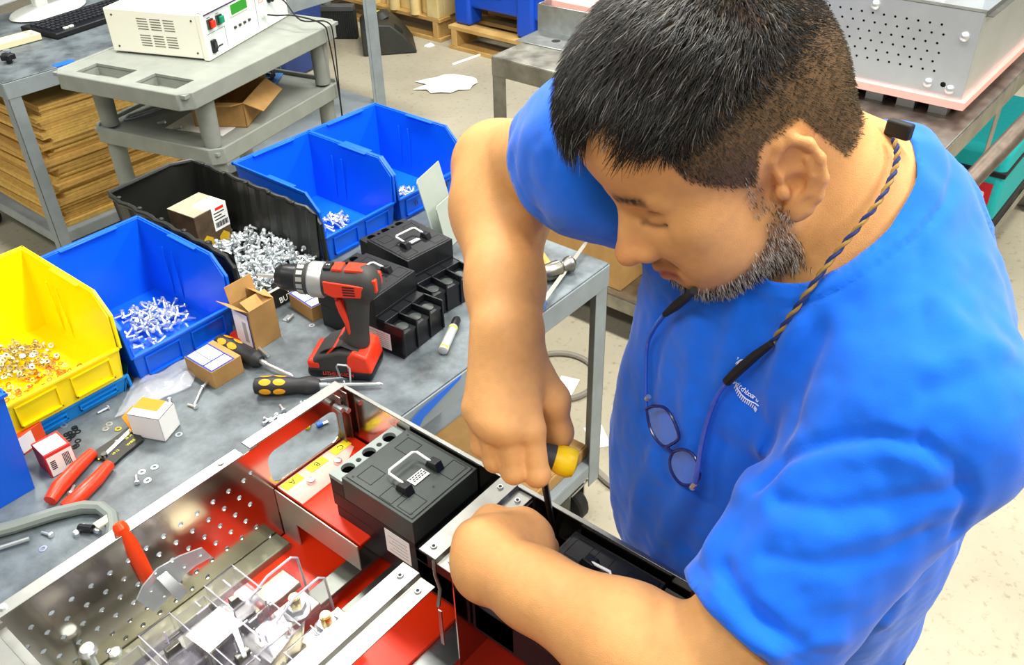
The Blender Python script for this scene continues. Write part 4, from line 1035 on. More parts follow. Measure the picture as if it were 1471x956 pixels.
# ------------------------------------------------------------------ small things on the bench
def carton_small(label, c, sx, sy, h, rz, group=None, lab=True):
    t = thing('small_carton', label, 'box', c, rz, group)
    MB().box((-sx/2, -sy/2, 0), (sx/2, sy/2, h)).obj('carton', card, t, bevel=.0008)
    if lab:
        MB().box((-sx/2+.001, -sy/2+.001, h), (sx/2-.012, sy/2-.001, h+.0004)).obj('label_border', label_blue, t)
        x0, x1, y0, y1 = -sx/2+.0042, sx/2-.0152, -sy/2+.0042, sy/2-.0042
        for k, (a, b, c_, d) in enumerate(((x0, x1, y0, y0+(y1-y0)*.30), (x0, x0+(x1-x0)*.38, y0+(y1-y0)*.355, y1), (x0+(x1-x0)*.42, x1, y0+(y1-y0)*.355, y1))):
            MB().box((a, c_, h+.0004), (b, d, h+.0007)).obj('label_panel', paper, t)
        MB().box((x0+.004, y0+(y1-y0)*.55, h+.0007), (x0+.014, y0+(y1-y0)*.72, h+.0009)).obj('label_print', mat('faint_print', '#aab0b4', .8), t)
    return t
def screwdriver(label, tip, butt, hl=.105, group=None):
    """lying driver: butt end of the handle -> tip, on the bench"""
    tip = A_(tip); butt = A_(butt); L = np.linalg.norm(tip-butt); d = unit(tip-butt); Fr = frame_z(d)
    t = thing('screwdriver', label, 'screwdriver', butt, group=group, M4=m4(butt, Fr))
    gk = mat('driver_grip', '#2b2b2d', .5); gy = mat('driver_amber', '#f7a814', .45)
    MB().lathe([(.006, 0), (.0135, .003), (.0165, .018), (.0172, .040), (.0150, .060), (.0128, .074), (.0150, .086), (.0160, .094), (.010, hl)], 18).obj('handle', gk, t)
    for k in range(6):
        an = math.pi/3*k
        for z0, z1 in ((.012, .032), (.036, .056)):
            n = 5; v = []; f = []
            for i in range(n+1):
                z = z0+(z1-z0)*i/n; r = np.interp(z, [0, .018, .040, .060], [.0140, .0171, .0178, .0156]); w_ = .36*math.sqrt(max(.05, 1-((i/n-.5)*1.9)**2))
                for s in (-1, -.33, .33, 1): v.append((r*math.cos(an+s*w_), r*math.sin(an+s*w_), z))
            for i in range(n):
                for j in range(3): a = i*4+j; f.append((a, a+1, a+5, a+4))
            MB().add(v, f).obj('grip_pad', gy, t)
    MB().lathe([(.0048, hl), (.0048, hl+.012), (.0033, hl+.014), (.0033, L-.012), (.0040, L-.006), (.0012, L)], 10).obj('blade', zinc, t)
    return t
def loose_screw(px, py, label, L=.02, ang=None, name='machine_screw', cat='screw', group=None, me=None):
    p = P(px, py, .7532); o = bpy.data.objects.new(name, me or LOOSE); COL.objects.link(o); o.location = p; o.rotation_euler = (math.pi/2-.08, 0, ang if ang is not None else random.uniform(0, 6.28)); return tag(o, label, cat, group)
def bench_things():
    global LOOSE
    breaker('black circuit breaker on the workbench with white side label behind the drill', (.922, 1.084, .75), .08)
    breaker('black circuit breaker on the workbench standing behind the labelled one', (1.058, 1.118, .75), -.08)
    drill()
    # grey plates leaning behind the breakers
    def plate(label, p0, p1, h, lean, name='grey_plate'):
        p0 = A_(p0); p1 = A_(p1); u = unit(p1-p0); n = np.cross(u, (0, 0, 1)); up = unit(np.array([0, 0, 1])+n*lean)
        q = MB(); w_ = np.linalg.norm(p1-p0); q.prism([(0, 0), (w_, 0), (w_, h), (.006, h), (0, h-.006)], -.001, .001, R=np.stack([u, up, np.cross(u, up)], 1), o=p0); return q.obj(name, mat('pale_grey_sheet', '#aeb8ae', .4, vary=.04), label=label, cat='plate')
    plate('tall pale grey plate leaning behind the rear breaker', (1.20, 1.205, .752), (1.30, 1.235, .752), .155, -.25)
    plate('broad pale grey plate leaning in front of the tall one', (1.205, 1.18, .752), (1.31, 1.205, .752), .10, -.22)
    plate('small translucent white plate lying against the rear breaker', (1.125, 1.235, .752), (1.185, 1.205, .752), .052, -.5)
    # marker
    a = A_(P(636, 505, .7595)); b = A_(P(657, 458, .7595)); Fr = frame_z(b-a); L = np.linalg.norm(b-a)
    t = thing('paint_marker', 'silver paint marker with yellow bands lying beside the breakers', 'marker', M4=m4(a, Fr))
    MB().lathe([(.004, 0), (.0085, .0015), (.0088, .004), (.0088, L*.72), (.0075, L*.74)], 18).obj('barrel', mat('marker_silver', '#d3d6d6', .35, metal=.4), t)
    MB().lathe([(.0082, L*.73), (.0082, L*.95), (.006, L)], 18).obj('cap', blackp, t)
    for z in (.006, L*.64): MB().lathe([(.0089, z), (.0089, z+.005)], 18).obj('band', mat('marker_yellow', '#e8dc2a', .5), t)
    for k in range(5): MB().box((.0060+.0004*k, -.0066+k*.0008, .020+k*.0), (.0066+.0004*k, -.0058+k*.0008, L*.55)).obj('barrel_print', ink, t)
    # cartons
    carton_small('small brown carton with blue-edged label lying next to the plastic bag', P(311, 535, .75), .062, .078, .036, .02)
    carton_small('small brown carton with blue-edged label lying behind the drill', P(450, 450, .75)+(.012, .01, 0), .058, .076, .032, -.10)
    t = thing('small_carton', 'opened brown carton standing upright in front of the black bin', 'box', (.752, 1.238, .75), .05)
    w_, d_, h = .030, .024, .086
    q = MB()
    for lo, hi in (((-w_, -d_, 0), (w_, -d_+.001, h)), ((-w_, d_-.001, 0), (w_, d_, h)), ((-w_, -d_, 0), (-w_+.001, d_, h)), ((w_-.001, -d_, 0), (w_, d_, h)), ((-w_, -d_, 0), (w_, d_, .001))): q.box(lo, hi)
    q.obj('carton', card, t)
    def flap(p0, p1, off):
        p0, p1, off = A_(p0), A_(p1), A_(off); n = unit(np.cross(p1-p0, off))*.0005; v = [p0, p1, p1+off*.98, p0+off]; MB().add([x-n for x in v]+[x+n for x in v], [(3, 2, 1, 0), (4, 5, 6, 7), (0, 1, 5, 4), (1, 2, 6, 5), (2, 3, 7, 6), (3, 0, 4, 7)]).obj('flap', card, t)
    flap((-w_, -d_, h), (-w_, d_, h), (-.026, .0, .022)); flap((-w_, d_, h), (w_, d_, h), (0, .006, .034)); flap((w_, -d_, h), (w_, d_, h), (-.020, 0, .016)); flap((-w_*.9, -d_, h), (w_, -d_, h), (0, .022, .012))
    MB().box((-w_-.0008, -d_+.003, .006), (-w_-.0001, d_-.001, h-.006)).obj('label_border', label_blue, t); MB().box((-w_-.0012, -d_+.005, .008), (-w_-.0008, d_-.003, h-.008)).obj('label_panel', paper, t)
    MB().box((-w_-.0015, -d_+.012, .016), (-w_-.0012, -d_+.022, h-.026)).obj('label_print', mat('faint_print', '#aab0b4', .8), t)
    # screwdrivers
    screwdriver('amber and black screwdriver resting against the upright carton', P(421, 541, .758), P(312, 490, .772))
    screwdriver('amber and black screwdriver lying parallel to the chassis rim', P(550, 552, .7600), P(364, 555, .7690), .112)
    q = MB(); a = P(333, 484, .757); 
    t = thing('red_handle', 'flat red plastic tool handle under the amber screwdriver', 'tool', P(335, 500, .7505), .6); MB().prism([(-.045, -.010), (.03, -.014), (.045, 0), (.03, .014), (-.045, .010)], 0, .014).obj('handle', rd_ := mat('tool_red', '#e5311a', .4), t, bevel=.004); MB().cyl((-.044, 0, .007), (-.12, .01, .006), .0025, n=8).obj('shaft', zinc, t)
    # plastic bag: crumpled clear film
    n = 26; c0, cu, cv = P(165, 603, .752), P(275, 557, .752), P(195, 545, .752)
    V = []; F = []
    for i in range(n):
        for j in range(n):
            u, v = i/(n-1), j/(n-1); p = A_(c0)+(A_(cu)-A_(c0))*u+(A_(cv)-A_(c0))*v
            V.append(p)
    V = A_(V); V[:, 2] += .001+.011*vnoise(V, 45, 8)*np.clip(np.minimum.reduce([np.repeat(np.arange(n), n), np.tile(np.arange(n), n), n-1-np.repeat(np.arange(n), n), n-1-np.tile(np.arange(n), n)])/4, 0, 1)+.004*vnoise(V, 130, 9)
    Fq = A_([(i*n+j, (i+1)*n+j, (i+1)*n+j+1, i*n+j+1) for i in range(n-1) for j in range(n-1)]).astype(int)
    film = mat('clear_film', '#f2f6ff', .12, trans=.0, spec=.8, alpha=.22)
    o = link('plastic_bag', np_mesh('plastic_bag', V, Fq, film), label='crumpled clear plastic bag below the blue bin', cat='bag'); sd = o.modifiers.new('t', 'SOLIDIFY'); sd.thickness = .0004
    # white carton with orange inside
    t = thing('white_carton', 'small white carton with an open orange end on the pliers', 'box', P(226, 618, .752), -1.15)
    w_, d_, h = .029, .022, .046; q = MB()
    for lo, hi in (((-w_, -d_, 0), (w_, -d_+.001, h)), ((-w_, -d_, h-.001), (w_, d_, h)), ((w_-.001, -d_, 0), (w_, d_, h)), ((-w_, d_-.001, 0), (w_, d_, h)), ((-w_, -d_, 0), (w_, d_, .001))): q.box(lo, hi)
    q.obj('carton', paper, t)
    og = mat('orange_print', '#e08a18', .6)
    MB().box((-w_, -d_*.2, h), (w_*.5, d_, h+.0006)).obj('orange_panel', og, t)
    MB().prism([(0, 0), (.036, 0), (.036, .03), (.006, .03)], -.0005, .0005, R=np.stack([(0, 1, 0), (-.7, .1, .7), (.7, 0, .7)], 1), o=(-w_, -d_, h*.15)).obj('flap', og, t)
    # wire stripper pliers
    t = thing('wire_stripper', 'wire stripping pliers with red dipped handles and yellow-lettered blades', 'pliers')
    org = A_(P(130, 655, .755)); t.location = org; sh = lambda *pts: [A_(p)-org for p in pts]
    zt = .757
    q = MB(); q.tube(sh(P(72, 720, .760), P(85, 700, .762), P(108, 675, .762), P(133, 651, .760)), [.0095, .0122, .0112, .0090], 12); q.obj('grip', mat('dipped_red', '#ea3a18', .32), t)
    q = MB(); q.tube(sh(P(92, 730, .760), P(112, 715, .762), P(138, 690, .762), P(157, 668, .760)), [.0095, .0122, .0112, .0090], 12); q.obj('grip', MATS['dipped_red'], t)
    bl = mat('stripper_black', '#3a3a38', .45, metal=.5)
    def slab(pix, z0, z1, nm, m_):
        pts = [A_(P(*p, z1))-org for p in pix]; v = [(p[0], p[1], z0-org[2]) for p in pts]+[(p[0], p[1], z1-org[2]) for p in pts]; n = len(pts)
        return MB().add(v, [tuple(range(n)), tuple(range(2*n-1, n-1, -1))]+[(i, n+i, n+(i+1) % n, (i+1) % n) for i in range(n)]).obj(nm, m_, t)
    b1 = slab([(128, 656), (150, 660), (162, 668), (182, 650), (205, 632), (196, 612), (186, 612), (160, 632), (140, 645)], .752, .7565, 'blade', bl)
    slab([(146, 655), (150, 657), (192, 617), (188, 614)], .7565, .759, 'blade', zinc)
    for k, (px, py, s) in enumerate(((160, 645, .007), (166, 650, .006), (172, 636, .006), (185, 628, .006), (188, 636, .007), (142, 664-4, .005))):
        Rz = math.atan2(*( (A_(P(px+10, py-8, .757))-A_(P(px, py, .757)))[[1, 0]]))
        text_mesh('blade_lettering', ['STRIP', '10 12', '14 16', '18 20', 'WIRE', '8'][k], s, mat('yellow_print', '#e6e03a', .6), b1, M4=Matrix.Translation(Vector(A_(P(px, py, .7567))-org)) @ Matrix.Rotation(Rz, 4, 'Z'))
    q = MB(); c = A_(P(150, 654, .758))-org; q.cyl(c-(0, 0, .002), c+(0, 0, .003), .005, n=12); q.obj('pivot', steel_dark, t)
    # red and white boxes
    t = thing('small_carton', 'small white and red carton with bar-code label beside the red pliers', 'box', P(85, 668, .75), -.05); w_, d_, h = .021, .022, .045
    MB().box((-w_, -d_, 0), (w_, d_, h)).obj('carton', mat('carton_red', '#d6312a', .6), t, bevel=.001)
    l1 = MB().box((-w_+.002, -d_-.0005, .002), (w_-.001, -d_, h-.006)).obj('label_panel', paper, t)
    MB().box((-w_+.001, -d_+.003, h), (w_-.004, d_-.006, h+.0005)).obj('label_panel', paper, t)
    pr = MB()
    for i in range(5): pr.box((-.016, -d_-.0008, .014+i*.0035), (-.008, -d_-.0005, .016+i*.0035)); pr.box((.004+i*.0022, -d_-.0008, .010), (.0052+i*.0022, -d_-.0005, .034))
    pr.obj('label_print', ink, l1, kind='stuff')
    t = thing('small_carton', 'small orange carton half hidden behind the blue bin', 'box', P(45, 632, .75), .2)
    MB().box((-.030, -.022, 0), (.014, .022, .036)).obj('carton', mat('carton_orange', '#e8501a', .55), t, bevel=.001); MB().box((-.0305, -.0225, .004), (-.006, -.022, .034)).obj('label_panel', paper, t)
    # grey hand-tool handle in the front
    t = thing('hand_tool', 'grey moulded plastic loop handle lying at the edge of the chassis', 'tool'); org = A_(P(100, 745, .756)); t.location = org
    pts = [P(-30, 770, .760), P(20, 757, .760), P(80, 738, .760), P(120, 729, .760), P(145, 730, .760), P(160, 742, .760), P(163, 760, .760), P(160, 775, .760)]
    q = MB(); q.tube([A_(p)-org for p in pts], [.010, .010, .010, .010, .010, .010, .010, .009], 10); q.obj('loop', mat('tool_grey', '#7d857f', .5), t)
    q = MB(); q.tube([A_(P(-30, 797, .757))-org, A_(P(42, 774, .757))-org], .0032, 8); q.obj('steel_rod', zinc, t)
    q = MB(); c = A_(P(148, 750, .767))-org; q.cbox(c, (.022, .014, .003)); q.obj('tag', mat('cream_tag', '#e9dfae', .6), t)
    t = thing('toggle_clamp', 'small black and chrome clamp inside the grey loop handle', 'clamp', P(125, 765, .75))
    MB().cyl((-.004, .010, .006), (.006, -.010, .008), .006, n=10).obj('knob', blackp, t); MB().cyl((.002, .012, .004), (.010, -.020, .004), .0035, n=10).obj('pin', zinc, t); MB().lathe([(.005, 0), (.005, .006), (.003, .008)], 10, o=(-.012, .006, 0)).obj('foot', zinc, t)
    # hammer and file at the end of the bench
    t = thing('ball_hammer', 'ball-peen hammer with a wooden handle at the bench corner', 'hammer'); org = A_(P(792, 388, .768)); t.location = org; g_ = lambda px, py, z: A_(P(px, py, z))-org
    a, b = g_(766, 400, .770), g_(824, 377, .770); ax_ = unit(b-a); L = np.linalg.norm(b-a); hs = mat('hammer_steel', '#8a8880', .35, metal=1, vary=.15, vscale=60)
    MB().lathe([(.0140, 0), (.0165, .003), (.0165, .014), (.0125, .018), (.0140, .026), (.0180, .032), (.0180, L*.62), (.0110, L*.70), (.0110, L*.76), (.0160, L*.84), (.0170, L*.92), (.010, L)], 16, o=a, d=ax_).obj('head', hs, t)
    q = MB(); q.tube([a+ax_*L*.45, g_(772, 362, .768), g_(740, 330, .764), g_(700, 292, .764)], [.009, .011, .013, .014], 10); q.obj('handle', mat('hammer_wood', '#dcb268', .5, col2='#c8964a', vscale=30, aniso=None), t)
    t = thing('file', 'triangular file with a blue and red handle lying across the bench edge', 'file'); org = A_(P(800, 410, .757)); t.location = org
    a, b = g_(846, 343, .765), g_(781, 432, .762); c = g_(768, 462, .765)
    q = MB(); q.tube([a, a+(b-a)*.12, b], [.001, .0042, .0050], 3); q.obj('blade', mat('file_steel', '#b9b6ac', .4, metal=1), t, smooth=0)
    q = MB(); q.tube([b, b+(c-b)*.1, b+(c-b)*.35, b+(c-b)*.5, c], [.005, .009, .009, .007, .010], 10); q.obj('handle', mat('file_blue', '#3d5f9a', .35), t); q = MB(); q.tube([b+(c-b)*.55, c], [.0085, .0105], 10); q.obj('handle_end', rd_, t)
    # scattered hardware
    LOOSE = screw_mesh(.018, .0023, .0048, .003, 'screw_loose'); wz = washer_mesh(.0058, .003, .001, name='zinc_washer'); wb = washer_mesh(.0050, .0030, .001, mat('black_oxide', '#2b2c2c', .5, metal=.6), 'black_washer'); wy = washer_mesh(.0055, .003, .001, mat('gold_washer', '#d6c24a', .3, metal=1), 'gold_washer')
    long = screw_mesh(.045, .0022, .0040, .004, 'screw_long')
    for px, py, an in ((172, 630, -.9), (196, 688, -.5), (104, 703, -.8), (66, 767, .3)):
        loose_screw(px, py, 'loose zinc screw lying on the bench near the red pliers', ang=an, group='loose screws near the pliers')
    loose_screw(275, 583, 'short zinc screw standing near the white carton', ang=.2); loose_screw(147, 590, 'small zinc screw lying between yellow bin and plastic bag', ang=1.4)
    loose_screw(245, 587, 'long steel bolt lying beside the white carton', ang=2.6, me=long, name='long_bolt', cat='bolt'); loose_screw(285, 570, 'long dark bolt lying at the mouth of the plastic bag', ang=2.2, me=long, name='long_bolt', cat='bolt')
    for k in range(26):
        px = random.uniform(385, 462); py = 605-(px-385)*.28+random.gauss(0, 9)
        loose_screw(px, py, 'loose zinc screw in the small pile beside the chassis window', group='screws strewn beside the chassis')
    def wash(me, pts, label, group, nm):
        for px, py in pts:
            o = bpy.data.objects.new(nm, me); COL.objects.link(o); o.location = P(px, py, .7502); o.rotation_euler = (random.gauss(0, .03), random.gauss(0, .03), random.uniform(0, 6)); tag(o, label, 'washer', group)
    wash(wz, [(257, 625), (204, 679), (222, 672), (212, 691), (62, 789), (92, 612), (152, 617), (157, 610), (549, 499), (448, 468)], 'loose zinc washer lying flat on the bench', 'zinc washers on the bench', 'zinc_washer')
    wash(wb, [(96, 625), (99, 632), (103, 628), (107, 615), (112, 621), (112, 634), (107, 643), (110, 641), (108, 617), (100, 623), (105, 626)], 'small black washer in the group behind the red carton', 'black washers on the bench', 'black_washer')
    wash(wy, [(170, 617)], 'small gold washer beside the stripper blades', None, 'gold_washer')
    q = MB(); q.box((-.030, -.0035, 0), (.030, .0035, .006)); o = q.obj('hex_bit', zinc, bevel=.001, label='steel hex bit lying under the drill battery', cat='bit'); o.location = P(478, 546, .7502); o.rotation_euler = (0, 0, -.75)
    t = thing('hinge_clip', 'small zinc hinge clip lying in front of the black bin', 'clip', P(413, 458, .7502), .3); MB().box((-.010, -.006, 0), (.010, .006, .002)).obj('leaf', zinc, t, bevel=.0005); MB().cyl((-.010, -.007, .004), (.010, -.007, .004), .003, n=8).obj('knuckle', zinc, t)
    q = MB(); a, b = P(372, 500, .7545), P(385, 512, .7545); q.cyl(a, b, .003, n=8); q.obj('steel_pin', zinc, label='short steel pin lying between carton and drill', cat='pin')
    # yellow and blue crimp terminals seen through the chassis window
    t = thing('crimp_terminal', 'yellow insulated crimp terminal lying behind the chassis window', 'terminal', P(443, 608, .7545)+(0, .0, 0), .7); MB().cyl((-.012, 0, 0), (.012, 0, 0), .004, n=10).obj('sleeve', mat('crimp_yellow', '#f0d818', .4), t); MB().cbox((.018, 0, -.001), (.012, .007, .001)).obj('tongue', zinc, t)
    t = thing('crimp_terminal', 'blue insulated crimp terminal lying behind the chassis window', 'terminal', P(459, 610, .7545), -.3); MB().cyl((-.005, 0, 0), (.005, 0, 0), .004, n=10).obj('sleeve', mat('crimp_blue', '#2a62d8', .4), t); MB().cbox((.010, 0, -.001), (.010, .006, .001)).obj('tongue', zinc, t)
    t = thing('storage_tote', 'black plastic tote on the lower shelf of the bin bench', 'tote', (.85, 1.48, .2005)); q = MB(); q.add([(-.42, -.18, 0), (.42, -.18, 0), (.42, .2, 0), (-.42, .2, 0), (-.44, -.2, .38), (.44, -.2, .38), (.44, .22, .38), (-.44, .22, .38)], [(3, 2, 1, 0), (4, 5, 6, 7), (0, 1, 5, 4), (1, 2, 6, 5), (2, 3, 7, 6), (3, 0, 4, 7)]); q.obj('tote_body', mat('tote_black', '#121212', .55), t, bevel=.01); MB().box((-.45, -.21, .37), (.45, .23, .395)).obj('lid', MATS['tote_black'], t, bevel=.006)  # dark block added to stand in for the shade under the bench top
    # cardboard on the lower shelf of the bench
    t = thing('flat_carton', 'large flattened brown carton lying on the lower shelf of the bin bench', 'cardboard', (1.02, 1.10, .201)); MB().box((-.38, -.20, 0), (.335, .12, .035)).obj('carton', card, t, bevel=.003); MB().box((-.375, -.195, .0355), (.0, .115, .0375)).obj('flap', card, t); MB().box((.004, -.195, .0355), (.33, .115, .0375)).obj('flap', card, t)
# ------------------------------------------------------------------ utility cart, tester and what lies on them
def cart():
    F0, R0, L0 = P(265, 138, .88), P(472, 30, .88), P(85, 100, .88); rz = math.atan2(R0[1]-F0[1], R0[0]-F0[0])-.04
    t = thing('utility_cart', 'grey moulded plastic utility cart carrying the white tester', 'cart', (F0[0], F0[1], 0), rz)
    g = mat('cart_grey', '#8f948c', .6, vary=.07, vscale=18); Lx, Ly = .70, .48
    q = MB(); rec = [[(.030, .060), (.105, .060), (.105, .200), (.030, .200)], [(.030, .265), (.105, .265), (.105, .420), (.030, .420)]]
    q.plate_holes((0, 0, .874), (1, 0, 0), (0, 1, 0), Lx, Ly, [(0, 0, r) for r in rec], .010)
    for r in rec:
        x0, y0 = r[0]; x1, y1 = r[2]; q.box((x0, y0, .842), (x1, y1, .845))
        for lo, hi in (((x0-.002, y0, .842), (x0, y1, .872)), ((x1, y0, .842), (x1+.002, y1, .872)), ((x0, y0-.002, .842), (x1, y0, .872)), ((x0, y1, .842), (x1, y1+.002, .872))): q.box(lo, hi)
    q.obj('top_tray', g, t)
    def skirt(nm, x0, x1, y0, y1, z0, z1, c=.03):
        o = [(x0+c, y0), (x1-c, y0), (x1, y0+c), (x1, y1-c), (x1-c, y1), (x0+c, y1), (x0, y1-c), (x0, y0+c)]; i_ = [(min(max(x, x0+.012), x1-.012), min(max(y, y0+.012), y1-.012)) for x, y in o]
        m_ = MB(); n = 8; v = [(x, y, z0) for x, y in o]+[(x, y, z1) for x, y in o]+[(x, y, z1) for x, y in i_]+[(x, y, z0) for x, y in i_]
        f = []
        for k in range(n):
            j = (k+1) % n; f += [(k, j, n+j, n+k), (n+k, n+j, 2*n+j, 2*n+k), (2*n+k, 2*n+j, 3*n+j, 3*n+k), (3*n+k, 3*n+j, j, k)]
        m_.add(v, f); return m_.obj(nm, g, t, bevel=.003)
    skirt('top_rim', -.006, Lx+.006, -.006, Ly+.006, .835, .882)
    for z in (.688, .22):
        MB().box((.075, .006, z-.012), (Lx-.02, Ly-.006, z-.004)).obj('shelf', g, t); skirt('shelf_rim', .065, Lx-.012, -.002, Ly+.002, z-.040, z+.008)
    for x in (.105, Lx-.06):
        for y in (.045, Ly-.045):
            MB().lathe([(.026, .10), (.026, .648)], 16, o=(x, y, 0)).obj('leg', g, t); MB().lathe([(.025, .692), (.029, .838)], 16, o=(x, y, 0)).obj('leg', g, t)
            k = MB(); k.box((x-.02, y-.02, .08), (x+.02, y+.02, .10)); k.box((x-.018, y-.016, .03), (x+.018, y-.013, .08)); k.box((x-.018, y+.013, .03), (x+.018, y+.016, .08)); c = k.obj('caster', galv, t)
            MB().lathe([(.01, -.012), (.04, -.012), (.04, .012), (.01, .012)], 18, o=(x, y, .04), d=(0, 1, 0)).obj('wheel', rubber, c)
    # tester
    a = P(302, 88, .8805); b = P(165, 75, .8805); c = P(412, 24, .8805); rz2 = math.atan2(c[1]-a[1], c[0]-a[0]); W = np.linalg.norm(c-a)+.01; D = .325; H_ = .128
    T = thing('bench_tester', 'cream bench test instrument with red and green buttons and green display', 'instrument', a, rz2)
    cr = mat('tester_cream', '#fbfaea', .45); pn = mat('tester_panel', '#dfe6e6', .4)
    MB().box((0, .012, .004), (W, D, H_)).obj('case', cr, T, bevel=.003)
    fr = MB(); fr.box((-.002, 0, 0), (.012, .018, H_+.002)); fr.box((W-.010, 0, 0), (W+.002, .018, H_+.002)); fr.box((0, 0, 0), (W, .018, .006)); fr.box((0, 0, H_-.004), (W, .018, H_+.002)); fr.obj('bezel', cr, T, bevel=.002)
    MB().box((.010, .008, .006), (W-.008, .014, H_-.004)).obj('front_panel', pn, T)
    MB().box((.010, .0072, H_-.010), (W-.008, .0082, H_-.006)).obj('violet_line', mat('violet_line', '#4a4090', .5), T)
    for blk in (0, 1):
        for r in range(5):
            for k in range(3): MB().box((-.0006, .095+k*.044, .028+blk*.047+r*.0072), (.0006, .130+k*.044, .0305+blk*.047+r*.0072)).obj('vent_slot', mat('vent_dark', '#6d6a5c', .7), T)
    for y, z in ((.035, .020), (.035, .110), (.300, .020), (.300, .110)): MB().cyl((-.0015, y, z), (.001, y, z), .003, n=8).obj('case_screw', steel_dark, T)
    for x, m_, nm in ((.043, mat('button_red', '#e8321a', .35), 'red_button'), (.087, mat('button_green', '#0f8f6a', .35), 'green_button')):
        MB().cbox((x, .005, .092), (.024, .008, .026)).obj('button_frame', steel_dark, T); MB().cbox((x+.002, -.002, .092), (.017, .010, .019)).obj(nm, m_, T, bevel=.001)
        MB().box((x-.008, .0075, .108), (x+.006, .008, .1095)).obj('panel_print', ink, T)
    MB().box((.145, .004, .082), (.240, .008, .118)).obj('display_bezel', paper, T); MB().box((.150, .003, .086), (.235, .0045, .114)).obj('display', mat('lcd_green', '#2f9a2c', .3), T)
    MB().cbox((.040, .005, .030), (.020, .008, .036)).obj('power_switch', blackp, T, bevel=.001); MB().cbox((.042, .0005, .034), (.013, .004, .016)).obj('rocker', mat('rocker_grey', '#33343a', .4), T)
    MB().box((.012, .0074, .066), (.110, .008, .0667)).obj('panel_line', ink, T); MB().box((.110, .0074, .010), (.1107, .008, .0667)).obj('panel_line', ink, T); MB().box((.285, .0074, .010), (.2857, .008, .1167)).obj('panel_line', ink, T)
    for k in range(4): MB().cbox((.160+k*.026, .006, .048+.0), (.010, .004, .006)).obj('key', steel_dark, T); 
    MB().cbox((.075, .0075, .022), (.022, .001, .004)).obj('panel_print', ink, T); MB().prism([(.058, .016), (.064, .020), (.058, .026)], 0, .001, R=np.stack([(1, 0, 0), (0, 0, 1), (0, -1, 0)], 1), o=(0, .008, 0)).obj('panel_print', ink, T)
    tri = MB(); p3 = [(.305, .078), (.330, .078), (.3175, .103)]
    for i in range(3): tri.tube([(p3[i][0], .0078, p3[i][1]), (p3[(i+1) % 3][0], .0078, p3[(i+1) % 3][1])], .0008, 5)
    tri.tube([(.3175, .0078, .095), (.3145, .0078, .090), (.3195, .0078, .089), (.3165, .0078, .083)], .0008, 5); tri.obj('warning_triangle', mat('warning_red', '#e2795f', .6), T)
    for x, z, m_, L in ((.315, .042, paper, .018), (.362, .075, blackp, .016), (.362, .110, blackp, .006)):
        MB().lathe([(.011, 0), (.011, .004), (.007, .006), (.007, L)], 14, o=(x, .008, z), d=(0, -1, 0)).obj('terminal', m_, T)
    # test leads hanging down
    for k, (x, z, pts) in enumerate(((.315, .042, [(440, 95), (452, 150), (455, 180)]), (.362, .075, [(450, 100), (444, 150), (458, 182)]))):
        p0 = np.array(T.matrix_world @ Vector((0, 0, 0))) if False else A_(a)+np.array([math.cos(rz2)*x-math.sin(rz2)*(-.01), math.sin(rz2)*x+math.cos(rz2)*(-.01), z])
        n = np.array([math.sin(rz2), -math.cos(rz2), 0]); e = p0+n*.10+np.array([math.cos(rz2), math.sin(rz2), 0])*.06
        c4 = lambda x, y, z: np.array([F0[0]+math.cos(rz)*x-math.sin(rz)*y, F0[1]+math.sin(rz)*x+math.cos(rz)*y, z])
        xe = .615+.025*k
        path = [p0, p0+n*.035, c4(xe-.06, .05, .93-.02*k), c4(xe-.01, -.010, .897), c4(xe, -.020, .84), c4(xe+.012*(1-2*k), -.022, .62), c4(xe-.006, -.022, .36), c4(xe+.01, -.03, .05)]
        path = smooth_path(path, 6); q = MB(); q.tube(path, .0024, 6); q.obj('test_lead', rubber, label=['black test lead plugged into the white terminal of the tester', 'black test lead plugged into the black terminal of the tester'][k], cat='cable')
    # things on the cart's middle shelf
    C4 = lambda x, y, z: np.array([F0[0]+math.cos(rz)*x-math.sin(rz)*y, F0[1]+math.sin(rz)*x+math.cos(rz)*y, z])
    t = thing('open_carton', 'opened brown carton with a white shipping label on the cart shelf', 'box', C4(.33, .16, .6845), rz+.35)
    w_, d_, h = .105, .08, .075; q = MB()
    for lo, hi in (((-w_, -d_, 0), (w_, -d_+.003, h)), ((-w_, d_-.003, 0), (w_, d_, h)), ((-w_, -d_, 0), (-w_+.003, d_, h)), ((w_-.003, -d_, 0), (w_, d_, h)), ((-w_, -d_, 0), (w_, d_, .003))): q.box(lo, hi)
    q.obj('carton', card, t)
    def flap(nm, o, U, V, a_, b_, m_=card):
        U, V = unit(U), unit(V); return MB().prism([(0, 0), (a_, 0), (a_*.93, b_), (a_*.07, b_)], -.001, .001, R=np.stack([U, V, np.cross(U, V)], 1), o=o).obj(nm, m_, t)
    flap('flap', (-w_, d_, h), (1, 0, 0), (0, -.8, .35), 2*w_, .07); fl = flap('flap', (w_, -d_, h), (0, 1, 0), (.5, 0, .6), 2*d_, .09)
    flap('flap', (-w_, -d_, h), (1, 0, 0), (0, -.9, -.5), 2*w_, .06); flap('flap', (-w_, -d_, h), (0, 1, 0), (-.8, 0, .2), 2*d_, .07)
    flap('shipping_label', (w_*.25, -d_*.2, h+.055), (0, 1, 0), (.75, 0, .2), .07, .075, paper)
    q = MB(); q.box((-.13, -.10, 0), (.10, .10, .0012)); o = q.obj('paper_sheet', paper, label='white sheets of paper under the carton on the cart', cat='paper'); o.location = C4(.30, .19, .6842); o.rotation_euler = (0, 0, rz+.1)
